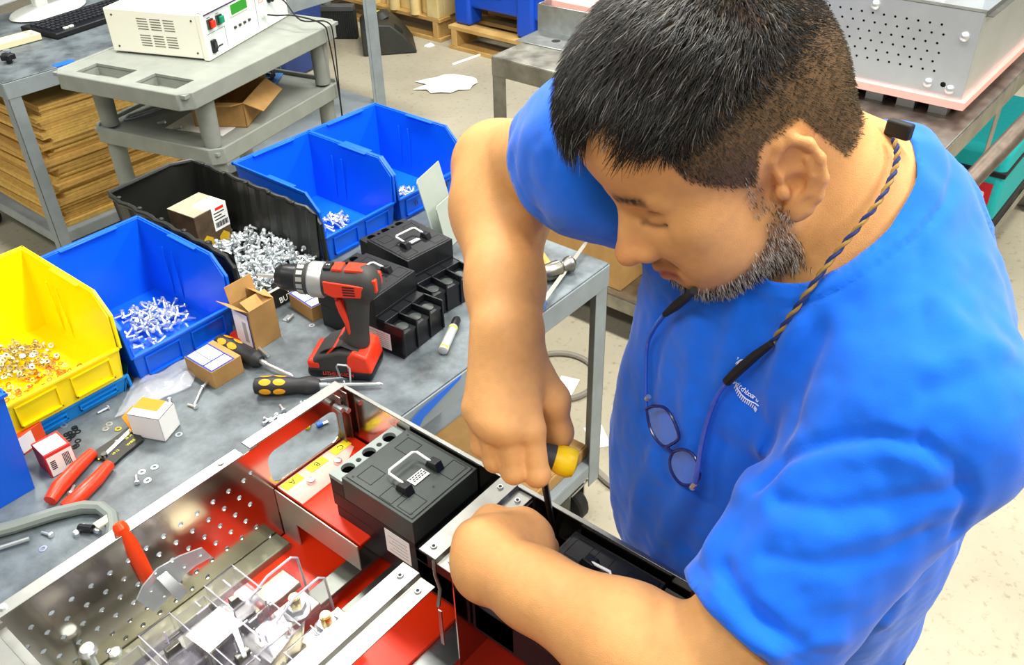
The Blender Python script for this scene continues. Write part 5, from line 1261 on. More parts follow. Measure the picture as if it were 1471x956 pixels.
    q = MB(); q.tube([C4(.18, .44, .690), C4(.30, .40, .694), C4(.38, .34, .690), C4(.375, .325, .690), C4(.29, .37, .692), C4(.17, .41, .690), C4(.15, .425, .690), C4(.18, .44, .690)], .004, 8); q.obj('bent_wire', galv, label='bent loop of thick grey wire on the cart shelf', cat='wire')
    for k, (x, y) in enumerate(((.17, .30), (.16, .23))):
        o = bpy.data.objects.new('hex_bolt', screw_mesh(.022, .004, .008, .005, 'screw_bolt', zinc)); COL.objects.link(o); o.location = C4(x, y, .693); o.rotation_euler = (math.pi/2, 0, rz+.8+k*.3); tag(o, ['short hex bolt lying on the cart shelf beside the wire loop', 'short hex bolt lying on the cart shelf nearer the carton'][k], 'bolt')
    q = MB(); c = C4(.545, .26, .69); q.tube([c+np.array([.07*math.cos(t_)+.008*k_, .05*math.sin(t_), .004+.006*k_]) for k_ in range(3) for t_ in np.linspace(0, 6.0, 16)], .0035, 6); q.obj('coiled_cable', rubber, label='coiled black power cable on the cart shelf', cat='cable')
    q = MB(); q.box((-.05, -.035, 0), (.05, .035, .004)); q.box((-.045, -.04, .004), (.05, .03, .010)); o = q.obj('blue_glove', mat('glove_blue', '#4a8ad0', .6), label='crumpled blue glove beside the coiled cable', cat='glove', bevel=.002); o.location = C4(.60, .24, .685); o.rotation_euler = (0, 0, rz+.4)
def smooth_path(pts, k):
    p = [A_(x) for x in pts]; out = []
    for i in range(len(p)-1):
        a, b, c, d = p[max(0, i-1)], p[i], p[i+1], p[min(len(p)-1, i+2)]
        for j in range(k):
            t = j/k; out.append(.5*((2*b)+(-a+c)*t+(2*a-5*b+4*c-d)*t*t+(-a+3*b-3*c+d)*t**3))
    return out+[p[-1]]
def second_bench():
    # flattened cartons stacked on the shelf
    kinds = ['lying at the bottom', 'near the bottom', 'in the lower half', 'in the middle', 'in the upper half', 'near the top']
    z = .2005
    for i in range(24):
        h = random.uniform(.015, .021); x0 = 1.185+random.uniform(-.02, .03)+i*.0012; L = random.uniform(.62, .80); y0 = 3.03+random.uniform(0, .03)
        lab = 'flattened brown carton on the bench shelf, %s of the stack' % ('lying at the bottom' if i == 0 else 'lying on top' if i == 23 else 'inside')
        t = thing('flattened_carton', lab, 'cardboard', (x0, y0, z), random.gauss(0, .012), 'flattened cartons on the bench shelf')
        D = random.uniform(.48, .58); m_ = random.choice([mat('cardboard_pale', '#cba258', .85, vary=.1, vscale=40), card2, card2])
        q = MB(); q.prism([(0, 0), (L, 0), (L, h*.44), (.006, h*.46)], 0, D, R=np.stack([(1, 0, 0), (0, 0, 1), (0, -1, 0)], 1) @ np.diag([1, 1, -1]), o=(0, 0, 0)); q.obj('lower_panel', m_, t)
        q = MB(); q.prism([(.004, h*.52), (L-.01, h*.50), (L-.01, h*.96), (-.004+random.uniform(0, .012), h*.98)], 0, D-.01, R=np.stack([(1, 0, 0), (0, 0, 1), (0, -1, 0)], 1) @ np.diag([1, 1, -1]), o=(0, .002, 0)); q.obj('upper_panel', m_, t)
        z += h
    # keyboard
    a, b, c = P(83, 57, .752), P(158, 32, .752), P(53, 32, .752); rz = math.atan2(b[1]-a[1], b[0]-a[0]); t = thing('keyboard', 'black computer keyboard lying on the back bench', 'keyboard', a, rz)
    MB().box((0, 0, 0), (.44, .20, .020)).obj('keyboard_base', blackp, t, bevel=.004)
    km = MB().box((-.0075, -.0075, 0), (.0075, .0075, .008)).mesh('key', mat('key_black', '#24262b', .4))
    for r in range(5):
        for k in range(21): o = link('key', km, t, .001); o.location = (.024+k*.0195+(r % 2)*.002, .045+r*.028, .019)
    for k in range(2): MB().cbox((.06+k*.022, .024, .022), (.017, .010, .006)).obj('silver_key', paper, t)
    # monitor foot
    m0 = P(70, 15, .752); t = thing('monitor', 'flat monitor on an oval white foot behind the keyboard', 'monitor', m0, .35)
    q = MB(); n = 32; q.lathe([(.10, 0), (.115, .004), (.110, .010), (.05, .018)], n); q.v = [(x*1.45, y*.95, z) for x, y, z in q.v]; q.obj('foot', mat('monitor_white', '#e4e8e2', .4), t)
    MB().box((-.03, .02, .016), (.03, .045, .20)).obj('neck', MATS['monitor_white'], t, bevel=.004)
    MB().box((-.24, -.012, .075), (.24, .022, .40)).obj('bezel', mat('bezel_silver', '#c7c9cc', .35), t, bevel=.006); MB().box((-.22, -.0135, .100), (.22, -.0125, .385)).obj('screen', mat('screen_dark', '#2a2d6a', .2), t)
    # beige strip, knob
    a, b = P(-20, 74, .752), P(54, 54, .752); rz = math.atan2(b[1]-a[1], b[0]-a[0]); t = thing('beige_strip', 'beige channel strip with screw holes on the back bench', 'strip', a, rz); L = np.linalg.norm(b-a)
    MB().box((0, -.035, 0), (L, .035, .022)).obj('channel', mat('beige', '#e5dcb4', .5), t, bevel=.002)
    for x in (L-.025, L-.17):
        for y in (-.018, .020): MB().cyl((x, y, .022), (x, y, .0228), .006, n=10).obj('screw_hole', mat('hole_tan', '#b49a6a', .6), t)
    t = thing('clamp_knob', 'black star knob with a metal stud on the back bench', 'knob', P(14, 90, .752)); q = MB()
    MB().prism([(r_*math.cos(k*math.pi/5), r_*math.sin(k*math.pi/5)) for k in range(10) for r_ in ((.026 if k % 2 else .016),)], .010, .030).obj('star_grip', blackp, t, bevel=.004); MB().cyl((.012, .022, .0), (.012, .022, .035), .012, n=12).obj('stud', zinc, t); MB().cyl((0, 0, 0), (0, 0, .012), .010, n=12).obj('boss', blackp, t)
def far_things():
    # broom and dustpan
    b = P(488, 60, .0)+(.02, .10, 0); t = thing('broom', 'black push broom standing upright by the pallet', 'broom', b, -.95); bl = mat('bristle', '#2c2f2e', .8, vary=.3, vscale=90)
    for k in range(26): MB().box((-.17+k*.0131, -.025, 0), (-.17+k*.0131+.0115, .025, .165+.0*k)).obj('bristle_tuft', bl, t)
    MB().box((-.165, -.03, .165), (.165, .03, .20)).obj('broom_head', mat('broom_grey', '#55585a', .5), t, bevel=.006); MB().lathe([(.03, .20), (.022, .32), (.013, .34), (.013, 1.35)], 12).obj('handle', mat('broom_handle', '#6a6a66', .5), t)
    b = P(552, 68, 0)+(.03, 0, 0); t = thing('dustpan', 'black upright dustpan with a long handle on the floor', 'dustpan', b, -.72); dk = mat('dustpan_black', '#31332f', .5, vary=.12, vscale=20)
    w_ = .17; q = MB(); prof = [(-.15, 0), (.16, 0), (.16, .012), (.10, .10), (.02, .17), (-.10, .18), (-.15, .13)]
    q.prism(prof, -w_, w_, R=np.stack([(1, 0, 0), (0, 0, 1), (0, -1, 0)], 1)); q.obj('pan', dk, t, bevel=.012, seg=3)
    q = MB(); q.tube([(-.02, .0, .172), (-.03, 0, .20)], [.06, .03], 12); q.obj('handle_socket', dk, t)
    q = MB(); q.prism([(-.10, 0), (.10, 0), (.03, .05), (.018, .13), (-.018, .13), (-.03, .05)], -.012, .012, R=np.stack([(0, 1, 0), (0, 0, 1), (1, 0, 0)], 1), o=(-.06, 0, .168)); q.obj('yoke', dk, t, bevel=.004)
    MB().cyl((-.06, 0, .28), (-.06, 0, .95), .014, n=12).obj('handle', dk, t)
    MB().cbox((.066, -.11, .128), (.055, .075, .02), R=np.stack([unit((.75, 0, -.62)), (0, 1, 0), unit((.62, 0, .75))], 1)).obj('hand_slot', mat('slot_dark', '#141513', .8), t, bevel=.006)
    for y in (.02, .09): MB().cbox((-.04, y, .181), (.03, .035, .002)).obj('sticker', mat('sticker_yellow', '#e0d030', .6), t)
    # pallets
    def pallet(label, x0, y0, lx, ly):
        t = thing('pallet', label, 'pallet', (x0, y0, 0))
        for k in range(6): MB().box((k*(lx-.1)/5, 0, .115), (k*(lx-.1)/5+.1, ly, .137)).obj('deck_board', wood, t, bevel=.002)
        for y in (.02, ly/2-.02, ly-.06): MB().box((0, y, .022), (lx, y+.04, .115)).obj('stringer', wood, t, bevel=.002)
        for k in (0, 2, 5): MB().box((k*(lx-.1)/5, 0, 0), (k*(lx-.1)/5+.1, ly, .022)).obj('bottom_board', wood, t, bevel=.002)
        return t
    pallet('wooden pallet under the timber crate', 3.93, 3.78, 1.0, 1.2); pallet('wooden pallet under the blue plastic bulk container', 3.885, 2.58, 1.0, 1.09)
    t = thing('timber_crate', 'pale timber crate standing on the wooden pallet', 'crate', (3.98, 3.82, .137)); cw = mat('crate_wood', '#e6d39a', .7, col2='#d8bd78', vscale=8, aniso=None)
    for k in range(5): MB().box((0, k*.232, .0+.0), (.03, k*.232+.222, .75)).obj('board', cw, t, bevel=.003); MB().box((k*.19, -.03, 0), (k*.19+.18, 0, .75)).obj('board', cw, t, bevel=.003)
    for y in (-.03, .50, 1.08): MB().box((-.05, y, 0), (0, y+.09, .78)).obj('batten', cw, t, bevel=.004)
    for y in (.16, .34): MB().lathe([(.035, .0), (.035, .12)], 12, o=(-.04, y, .0)).obj('roller', cw, t)
    t = thing('bulk_container', 'blue plastic bulk container with a black label on the pallet', 'container', (3.93, 2.62, .137)); bc = mat('tub_blue', '#1450d0', .4)
    MB().box((.02, .02, .10), (.92, 1.02, .75)).obj('tub', bc, t, bevel=.02, seg=3)
    for x in (0, .80):
        for y in (0, .46, .92): MB().prism([(x, y), (x+.12, y), (x+.12, y+.12), (x, y+.12)], 0, .30).obj('foot', bc, t, bevel=.02, seg=3)
    for k in range(4): MB().box((.008, .16+k*.20, .22), (.02, .20+k*.20, .72)).obj('rib', bc, t, bevel=.006)
    lo = MB().prism([(.0, .02), (.02, .0), (.20, .0), (.22, .02), (.22, .14), (.0, .14)], 0, .004, R=np.stack([(0, -1, 0), (0, 0, 1), (-1, 0, 0)], 1), o=(.012, .90, .19)).obj('black_label', blackp, t)
    for k in range(4): MB().box((.006, .70, .215+k*.022), (.0075, .87-(k % 2)*.03, .224+k*.022)).obj('label_print', mat('grey_print', '#b8b8b8', .7), lo)
    for y in (.99, .62): MB().cyl((.018, y, .26), (.008, y, .26), .022, n=14).obj('plug', paper, t)
    # dark blue barrel-like bin and a yellow pole behind the cart
    b = P(452, 108, 0); t = thing('waste_bin', 'dark blue square waste bin behind the utility cart', 'bin', b+(-.05, .22, 0), .2); nb = mat('navy_plastic', '#33498a', .45)
    q = MB(); q.add([(-.17, -.17, 0), (.17, -.17, 0), (.17, .17, 0), (-.17, .17, 0), (-.21, -.21, .62), (.21, -.21, .62), (.21, .21, .62), (-.21, .21, .62)], [(3, 2, 1, 0), (4, 5, 6, 7), (0, 1, 5, 4), (1, 2, 6, 5), (2, 3, 7, 6), (3, 0, 4, 7)]); q.obj('bin_body', nb, t, bevel=.02, seg=3); MB().box((-.225, -.225, .60), (.225, .225, .64)).obj('rim', nb, t, bevel=.01)
    q = MB(); b = P(458, 58, 0)+(.1, .35, 0); q.lathe([(.03, 0), (.03, .9)], 10, o=b); q.obj('yellow_bollard', mat('safety_yellow', '#e6c81e', .5), label='yellow steel post behind the broom', cat='post')
    # litter
    n = 18; V = []; c = A_(P(643, 122, 0)); u = A_(P(685, 120, 0))-c; v = A_(P(640, 136, 0))-c; RN = np.random.default_rng(4)
    rim = []
    for k in range(n):
        an = 2*math.pi*k/n; r = 1+RN.uniform(-.14, .10)+(.2 if k in (8, 10) else 0)-(.25 if k == 9 else 0); rim.append(c+u*math.cos(an)*r*.95+v*math.sin(an)*r*.95)
    V = [c+(0, 0, .018)]; F = []
    for s in (.35, .7, 1.0):
        for k in range(n): p = c+(rim[k]-c)*s; V.append(p+np.array([0, 0, .004+.022*RN.random()*(1.05-s)+.004*(k % 2)]))
    for k in range(n): F.append((0, 1+k, 1+(k+1) % n))
    for s in range(2):
        for k in range(n): a = 1+s*n; F.append((a+k, a+n+k, a+n+(k+1) % n, a+(k+1) % n))
    q = MB(); q.add(V, F); o = q.obj('torn_paper', paper, smooth=0, label='torn white sheet of paper lying on the concrete floor', cat='paper'); sd = o.modifiers.new('t', 'SOLIDIFY'); sd.thickness = .001
    q = MB(); q.tube([P(650, 93, .005), P(690, 79, .005), P(722, 84, .005)], .008, 6); q.obj('strapping', paper, label='white plastic strapping lying bent on the floor', cat='strap')
    for k, (px, py) in enumerate(((688, 71), (699, 74), (672, 199), (617, 66))):
        q = MB(); q.add([(-.03, -.02, 0), (.03, -.015, 0), (.02, .02, 0), (-.025, .02, 0), (-.02, -.015, .012), (.025, -.01, .010), (.015, .015, .014), (-.02, .015, .010)], [(3, 2, 1, 0), (4, 5, 6, 7), (0, 1, 5, 4), (1, 2, 6, 5), (2, 3, 7, 6), (3, 0, 4, 7)]); o = q.obj('paper_scrap', paper, label='small pale paper scrap lying on the concrete floor', cat='paper', group='paper scraps on the floor'); o.location = P(px, py, .001); o.rotation_euler = (0, 0, k)
    q = MB(); c = A_(P(803, 540, .009)); q.tube([c+np.array([.115*math.cos(t_), .115*math.sin(t_), 0]) for t_ in np.linspace(0, 6.2832, 36, endpoint=False)], .009, 8, closed=True); q.obj('cable_loop', mat('cable_grey', '#8b857a', .6), label='grey cable looped on the floor beside the workbench', cat='cable')
    q = MB(); q.tube(smooth_path([P(835, 655, .009), P(860, 680, .009), P(885, 700, .009), P(930, 715, .009)], 5), .011, 8); q.obj('floor_cable', MATS['cable_grey'], label='grey cable running along the floor towards the worker', cat='cable')
    for k, (px, py, s, an) in enumerate(((812, 557, .05, .3), (858, 628, .045, .9))):
        q = MB(); q.box((-s, -s*.6, 0), (s, s*.6, .001)); o = q.obj('paper_slip', paper, label=['white paper slip lying inside the cable loop', 'white paper slip lying beside the bench leg'][k], cat='paper'); o.location = P(px, py, .001+.0*k); o.rotation_euler = (0, 0, an)
def right_table():
    # perforated chassis on its base
    x0, x1, y0, y1, z0, z1 = 2.315, 2.95, .497, 1.45, .892, 1.100
    t = thing('perforated_chassis', 'perforated bright steel chassis on a pink-edged base', 'chassis', (x0, y0, .8405)); dz = .8405
    holes = []
    for r in range(6):
        for c in range(26): 
            u = .085+c*.030+(.010 if r % 2 else 0)
            if u < .62: holes.append((u*.92, .058+r*.022, .0032))
    st = mat('matte_sheet', '#dde2e6', .36, metal=.8, vary=.06, vscale=6)
    MB().plate_holes((0, y1-y0, z0-dz), (0, -1, 0), (0, 0, 1), y1-y0, z1-z0, [(y1-y0-u, v, r) for u, v, r in holes]+[(y1-y0-.05, .03, .007)], .002, seg=8).obj('front_sheet', st, t, smooth=0)
    MB().box((.006, .01, z0-dz+.004), (.009, y1-y0-.01, z1-dz-.01)).obj('dark_liner', blackp, t)  # black sheet added so the holes look shaded inside
    MB().box((0, 0, z0-dz), (x1-x0, .002, z1-dz)).obj('side_sheet', st, t); MB().box((x1-x0-.002, 0, z0-dz), (x1-x0, y1-y0, z1-dz)).obj('side_sheet', st, t); MB().box((0, y1-y0-.002, z0-dz), (x1-x0, y1-y0, z1-dz)).obj('side_sheet', st, t)
    MB().box((.002, .002, z0-dz), (x1-x0-.002, y1-y0-.002, z0-dz+.004)).obj('base_pan', st, t)
    f = MB(); f.box((-.001, -.001, z1-dz), (.022, y1-y0, z1-dz+.002)); f.obj('rim_flange', alu, t); f = MB(); f.box((.022, -.014, z1-dz-.012), (x1-x0, .0, z1-dz-.010)); f.box((.012, -.001, z1-dz-.012), (x1-x0, .001, z1-dz+.001)); f.obj('rim_flange', alu, t)
    for u, v in ((.032, .022), (.085, .028), (.030, .150), (.25, .188), (.45, .188), (.72, .188), (.55, .028)): MB().lathe([(.011, 0), (.011, .004), (.007, .008), (.003, .010)], 12, o=(-.001, u, z0-dz+v), d=(-1, 0, 0)).obj('bolt', zinc, t)
    pk = mat('pink_foam', '#f0b3a8', .7); q = MB(); q.box((-.012, -.012, z0-dz-.020), (x1-x0, y1-y0, z0-dz)); q.obj('pink_board', pk, t, bevel=.001)
    for k in range(13): MB().box((.02, .03+k*.08, .0), (.06, .03+k*.08+.045, z0-dz-.021)).obj('base_block', mat('slat_grey', '#8b8d8c', .4, metal=.7), t)
    MB().box((.07, .02, 0), (x1-x0-.02, y1-y0-.02, z0-dz-.021)).obj('base_core', blackp, t)
    # clear packing with red inside
    t = thing('switch_cover', 'clear ribbed plastic cover with a red lever inside the perforated chassis', 'cover', (2.42, .62, .897))
    MB().box((0, 0, 0), (.42, .75, .19)).obj('grey_base', mat('pale_base', '#d9dcdc', .5), t, bevel=.004)
    for k in range(30): MB().box((.01, .005+k*.0248, .19), (.41, .005+k*.0248+.016, .222)).obj('clear_rib', mat('ribbed_clear', '#e9eef0', .2, spec=.8), t)
    MB().cyl((-.02, .22, .17), (-.035, .22, .26), .016, n=12).obj('red_lever', redp, t); MB().cyl((-.02, .62, .15), (-.045, .62, .26), .016, n=12).obj('red_lever', redp, t)
    # bracket lying on the steel table
    t = thing('angle_bracket', 'galvanised angle bracket lying on the steel table corner', 'bracket', P(765, 62, .8405)+(.09, -.05, 0), .05)
    MB().box((-.10, -.11, 0), (.14, .11, .003)).obj('base_leaf', galv, t, bevel=.001); MB().box((.02, -.11, .003), (.023, .11, .085)).obj('upright_leaf', galv, t, bevel=.001); MB().box((.023, .107, .003), (.12, .11, .085)).obj('end_leaf', galv, t, bevel=.001)
    MB().cyl((-.04, .0, .003), (-.04, .0, .0036), .014, n=12).obj('slot', mat('slot_dark', '#141513', .8), t); MB().cyl((.05, .05, .003), (.05, .05, .012), .008, n=8).obj('bolt', mat('bolt_yellow', '#b7b32a', .4, metal=.6), t)
    t = thing('sheet_panel', 'pale pink-edged steel panel laid across the steel table', 'panel', (2.36, 1.50, .89), 0)
    MB().box((0, 0, .0), (.55, .30, .003)).obj('sheet', galv, t); MB().box((0, 0, .012), (.55, .30, .030)).obj('pink_board', pk, t); MB().box((.06, .02, -.0495), (.10, .28, 0)).obj('support', galv, t); MB().box((.45, .02, -.0495), (.49, .28, 0)).obj('support', galv, t)
    for k in range(3): MB().box((.03, .03+k*.08, .003), (.05, .07+k*.08, .012)).obj('spacer', blackp, t)
    # strip with rivets lying at the edge
    t = thing('riveted_strip', 'bright steel strip with rivets lying under the perforated chassis', 'strip', (2.12, .52, .8405)); MB().box((0, 0, 0), (.10, .42, .004)).obj('strip', alu, t, bevel=.001)
    for k in range(6): MB().lathe([(.006, 0), (.005, .005)], 8, o=(.03+.03*(k % 2), .06+k*.028, .004)).obj('rivet', zinc, t)
    # teal tool bag on the lower shelf
    t = thing('tool_bag', 'teal and black soft tool bag on the lower shelf of the steel table', 'bag', (3.12, .475, .1705)); tl = mat('teal_fabric', '#12b0b4', .7, vary=.05, vscale=60, bump=.2, bscale=500)
    MB().box((0, -.0, 0), (.55, .62, .30)).obj('bag_body', tl, t, bevel=.025, seg=3); MB().box((-.003, -.003, -.0), (.553, .623, .05)).obj('bag_base', mat('bag_black', '#17171c', .7), t, bevel=.01)
    MB().box((-.004, -.004, .205), (.554, .624, .225)).obj('zip_band', MATS['bag_black'], t, bevel=.003); MB().box((-.006, .30, .0), (-.001, .34, .30)).obj('strap', MATS['bag_black'], t)
    lg = MB().box((-.005, .025, .105), (-.001, .100, .180)).obj('red_badge', mat('badge_red', '#d2202a', .5), t)
    text_mesh('badge_lettering', 'ta', .062, paper, lg, M4=Matrix.Translation((-.0055, .063, .140)) @ Matrix.Rotation(-math.pi/2, 4, 'Z') @ Matrix.Rotation(math.pi/2, 4, 'X'), extrude=.0006)
    for k in range(2): MB().box((-.004, .03, .072+k*.014), (-.001, .105-k*.02, .081+k*.014)).obj('badge_print', paper, t)
    q = MB(); q.lathe([(.03, 0), (.055, .02), (.055, .06), (.03, .085)], 14, o=(2.98, .42+.10, .1705)); q.obj('rag_roll', paper, label='white rag roll beside the teal tool bag', cat='rag')
    # diagonal tube
    a, b = PD(1383, 272, 2.02), PD(1485, 165, 2.05); q = MB(); q.tube([a, b, b+(b-a)*1.5], .021, 12); t_ = q.obj('steel_tube', mat('brown_tube', '#6e6258', .45, metal=.7, vary=.2, vscale=40), label='brown steel tube leaning across the end of the steel table', cat='tube')
    # carton on the lower shelf
    t = thing('brown_carton', 'large closed brown carton on the lower shelf of the steel table', 'box', (2.06, 1.27, .1705)); MB().box((0, 0, 0), (.42, .46, .33)).obj('carton', card, t, bevel=.003)
    MB().box((-.002, .0, .20), (0, .46, .202)).obj('crease', card2, t); MB().box((0, .225, .33), (.42, .235, .3315)).obj('seam', card2, t)
    q = MB(); c0 = P(905, 395, .1705)+(0, 0, .0); q.box((-.05, -.09, 0), (.06, .09, .022)); q.box((-.045, -.085, .022), (.055, .080, .032)); o = q.obj('paper_stack', paper, label='white folded papers lying on the steel table shelf', cat='paper', bevel=.003); o.location = (2.12, 1.12, .1705); o.rotation_euler = (0, 0, .2)
    # bucket below the bench corner
    t = thing('round_pan', 'dark round pan on the floor beneath the bench corner', 'pan', P(800, 452, 0)+(.1, .1, 0)); MB().lathe([(.10, 0), (.12, .004), (.13, .05), (.125, .05), (.112, .01), (.02, .008)], 24).obj('pan', mat('pan_grey', '#5b5e58', .5, metal=.5), t)
# ------------------------------------------------------------------ clear switch assembly in the chassis, driver, glasses
def switch():
    t = thing('switch_block', 'clear plastic fused switch block with red lever inside the chassis', 'switch', (.25, .64, .785)); o0 = np.array((.25, .64, .785))
    class B(MB):
        def obj(s, name, m_, par=None, **kw):
            s.v = [tuple(np.array(p)-o0) for p in s.v]; return MB.obj(s, name, m_, par or t, **kw)
    cl = mat('clear_film_rigid', '#b9b6c4', .08, alpha=.13, spec=.9); gm = mat('clip_metal', '#85837b', .4, metal=1)
    B().box((.165, .525, .786), (.335, .735, .800)).obj('base', mat('switch_base', '#a9aaa2', .45), bevel=.002)
    wf = mat('clear_edge', '#efeaf6', .25, spec=.8)
    edge = mat('clear_edge_grey', '#b4b2be', .2, spec=.9)
    for i, y in enumerate((.708, .638, .562)):
        q = B(); q.box((.172, y-.010, .801), (.345, y+.010, .809)); q.obj('contact_bar', tin, bevel=.001)
        for j, x in enumerate((.190, .234, .278, .322)):
            w_, d_, h = .020, .028, .056+.014*((i+j) % 2); z = .800
            q = B()
            for lo, hi in (((x-w_, y-d_, z), (x-w_+.0016, y+d_, z+h)), ((x+w_-.0016, y-d_, z), (x+w_, y+d_, z+h)), ((x-w_, y-d_, z), (x+w_, y-d_+.0016, z+h)), ((x-w_, y+d_-.0016, z), (x+w_, y+d_, z+h)), ((x-w_, y-d_, z+h*.62), (x+w_, y+d_, z+h*.62+.0015))): q.box(lo, hi)
            c = q.obj('clear_cell', cl)
            q = B(); q.tube([(x-w_, y-d_, z+h), (x+w_, y-d_, z+h), (x+w_, y+d_, z+h), (x-w_, y+d_, z+h)], .0010, 5, closed=True); q.obj('cell_edge', edge, c)
            q = B(); q.tube([(x-w_, y-d_, z), (x-w_, y-d_, z+h)], .0008, 5); q.obj('cell_edge', edge, c)
            if (i+j) % 2 == 0:
                zz = z+h*.72; L, Wd = .013, .0065
                q = B(); q.tube([(x-L, y-Wd, zz), (x+L, y-Wd, zz), (x+L+.003, y, zz), (x+L, y+Wd, zz), (x-L, y+Wd, zz), (x-L-.003, y, zz)], .0013, 6, closed=True); lp = q.obj('clip_frame', paper)
                q = B(); q.box((x-L+.001, y-.0045, zz-.008), (x+L-.001, y+.0045, zz-.001)); q.obj('contact', gm, lp, bevel=.001)
                for s in (-1, 1): q = B(); q.box((x+s*L*.7-.002, y-.007, z), (x+s*L*.7+.002, y+.007, zz-.008)); q.obj('clip_post', gm, lp)
            else:
                q = B(); q.box((x-.013, y-.014, z), (x+.013, y+.014, z+h*.5)); q.obj('jaw', gm, bevel=.002); q = B(); q.box((x-.009, y-.004, z+h*.5), (x+.009, y+.004, z+h*.78)); q.obj('jaw_blade', gm, bevel=.001); q = B(); q.lathe([(.006, 0), (.006, .005), (.004, .006)], 6, o=(x, y+.009, z+h*.5)); q.obj('bolt', zinc)
    for k, y in enumerate((.684, .634)):                              # arched clear barriers
        q = B(); R = np.stack([(1, 0, 0), (0, 0, 1), (0, -1, 0)], 1)
        q.prism([(.325, .80), (.403, .80), (.399, .868), (.391, .876), (.355, .876), (.325, .862)], -.0009, .0009, R=R, o=(0, y, 0)); br = q.obj('clear_barrier', cl)
        q = B(); q.tube([(.403, y, .80), (.399, y, .868), (.391, y, .876), (.355, y, .876), (.325, y, .862)], .0016, 6); q.obj('barrier_edge', edge, br)
    RB = np.random.default_rng(21); lav = mat('lavender_edge', '#cfc2e4', .2, spec=.8)
    for k in range(34):
        x, y, z = RB.uniform(.185, .345), RB.uniform(.535, .735), RB.uniform(.845, .872); ax = k % 3; L = RB.uniform(.010, .024); sz = [.0016, .0016, .0016]; sz[ax] = L
        q = B(); q.cbox((x, y, z), sz); q.obj('clear_rib', [edge, lav, gm][(k//3) % 3])
    for k in range(12):
        x, y = RB.uniform(.19, .335), RB.uniform(.54, .73); w_, d_ = RB.uniform(.008, .018), RB.uniform(.008, .016); q = B(); q.box((x-w_, y-d_, .858), (x+w_, y+d_, .8595)); q.obj('clear_window', cl)
    # warning paper and strut
    a = P(308, 905, .872); q = B(); u = unit(P(332, 893, .872)-A_(P(296, 925, .872))); R = np.stack([u, np.cross((0, 0, 1), u), (0, 0, 1)], 1)
    q.prism([(-.024, -.020), (.024, -.020), (.024, .020), (-.024, .020)], 0, .0008, R=R, o=a); lb = q.obj('white_label', paper)
    q = B(); q.prism([(-.002, 0), (.0025, 0), (.004, .062), (-.004, .062)], 0, .003, R=np.stack([unit(P(335, 905, .875)-A_(P(330, 908, .875))), unit(P(326, 880, .875)-A_(P(350, 945, .875))), (0, 0, 1)], 1), o=P(352, 945, .873)); q.obj('white_strut', paper)
    # operating arm with red dipped lever
    p = lambda x, y, z: A_(P(x, y, z))
    py = lambda x, y, Y: A_(PY(x, y, Y))
    def vplate(nm, pts, Y, th, m_):
        q = B(); v = [py(x, y, Y) for x, y in pts]; n = len(v); q.add([a_-(0, th, 0) for a_ in v]+[a_+(0, th, 0) for a_ in v], [tuple(range(n)), tuple(range(2*n-1, n-1, -1))]+[(i, n+i, n+(i+1) % n, (i+1) % n) for i in range(n)]); return q.obj(nm, m_)
    vplate('operating_arm', [(196, 862), (205, 842), (226, 817), (258, 799), (290, 787), (304, 800), (282, 812), (262, 828), (250, 850), (222, 880)], .742, .001, mat('hazy_clear', '#aab2b6', .25, alpha=.55))
    vplate('link_plate', [(226, 832), (240, 822), (270, 850), (256, 864)], .735, .0015, zinc)
    q = B(); q.lathe([(.007, 0), (.007, .006), (.005, .008)], 6, o=p(256, 848, .870)); q.obj('bolt', zinc)
    q = B(); q.tube([p(214, 834, .868), p(200, 806, .905), p(184, 777, .935), p(172, 757, .958), p(169, 752, .962)], [.0085, .0088, .0090, .0085, .006], 14); q.obj('red_lever', mat('lever_orange', '#ee4412', .3))
    q = B(); v = [p(438, 892, .85), p(428, 905, .87), p(388, 956, .87), p(410, 965, .80), p(432, 948, .80)]; q.add([a_-(0, 0, .0008) for a_ in v]+[a_+(0, 0, .0008) for a_ in v], [tuple(range(5)), tuple(range(9, 4, -1))]+[(i, 5+i, 5+(i+1) % 5, (i+1) % 5) for i in range(5)]); q.obj('steel_shield', alu)
def tee_driver():
    a, b = PD(682, 624, .948), PD(829, 668, .948); d = unit(b-a); Lb = np.linalg.norm(b-a); Fr = frame_z(d)
    t = thing('tee_handle_driver', 'T-handle hex driver with a black grip and yellow end in the raised hand', 'driver', M4=m4(a, Fr))
    MB().lathe([(.008, 0), (.012, .003), (.0125, .02), (.0115, Lb*.5), (.0135, Lb*.78)], 16).obj('grip', mat('grip_black', '#3a3c40', .5), t)
    MB().lathe([(.0135, Lb*.78), (.0160, Lb*.84), (.0165, Lb*.93), (.0140, Lb*.98), (.006, Lb)], 16).obj('yellow_end', mat('tee_yellow', '#f8cf10', .4), t)
    top = PD(776, 658, .955); tip = np.array(P(798, 782, .884)); inv = np.array(m4(a, Fr).inverted()); L = lambda p: (inv @ np.append(p, 1))[:3]
    q = MB(); q.cyl(L(top), L(tip), .0042, .0036, n=6); q.obj('shaft', steel_dark, t)
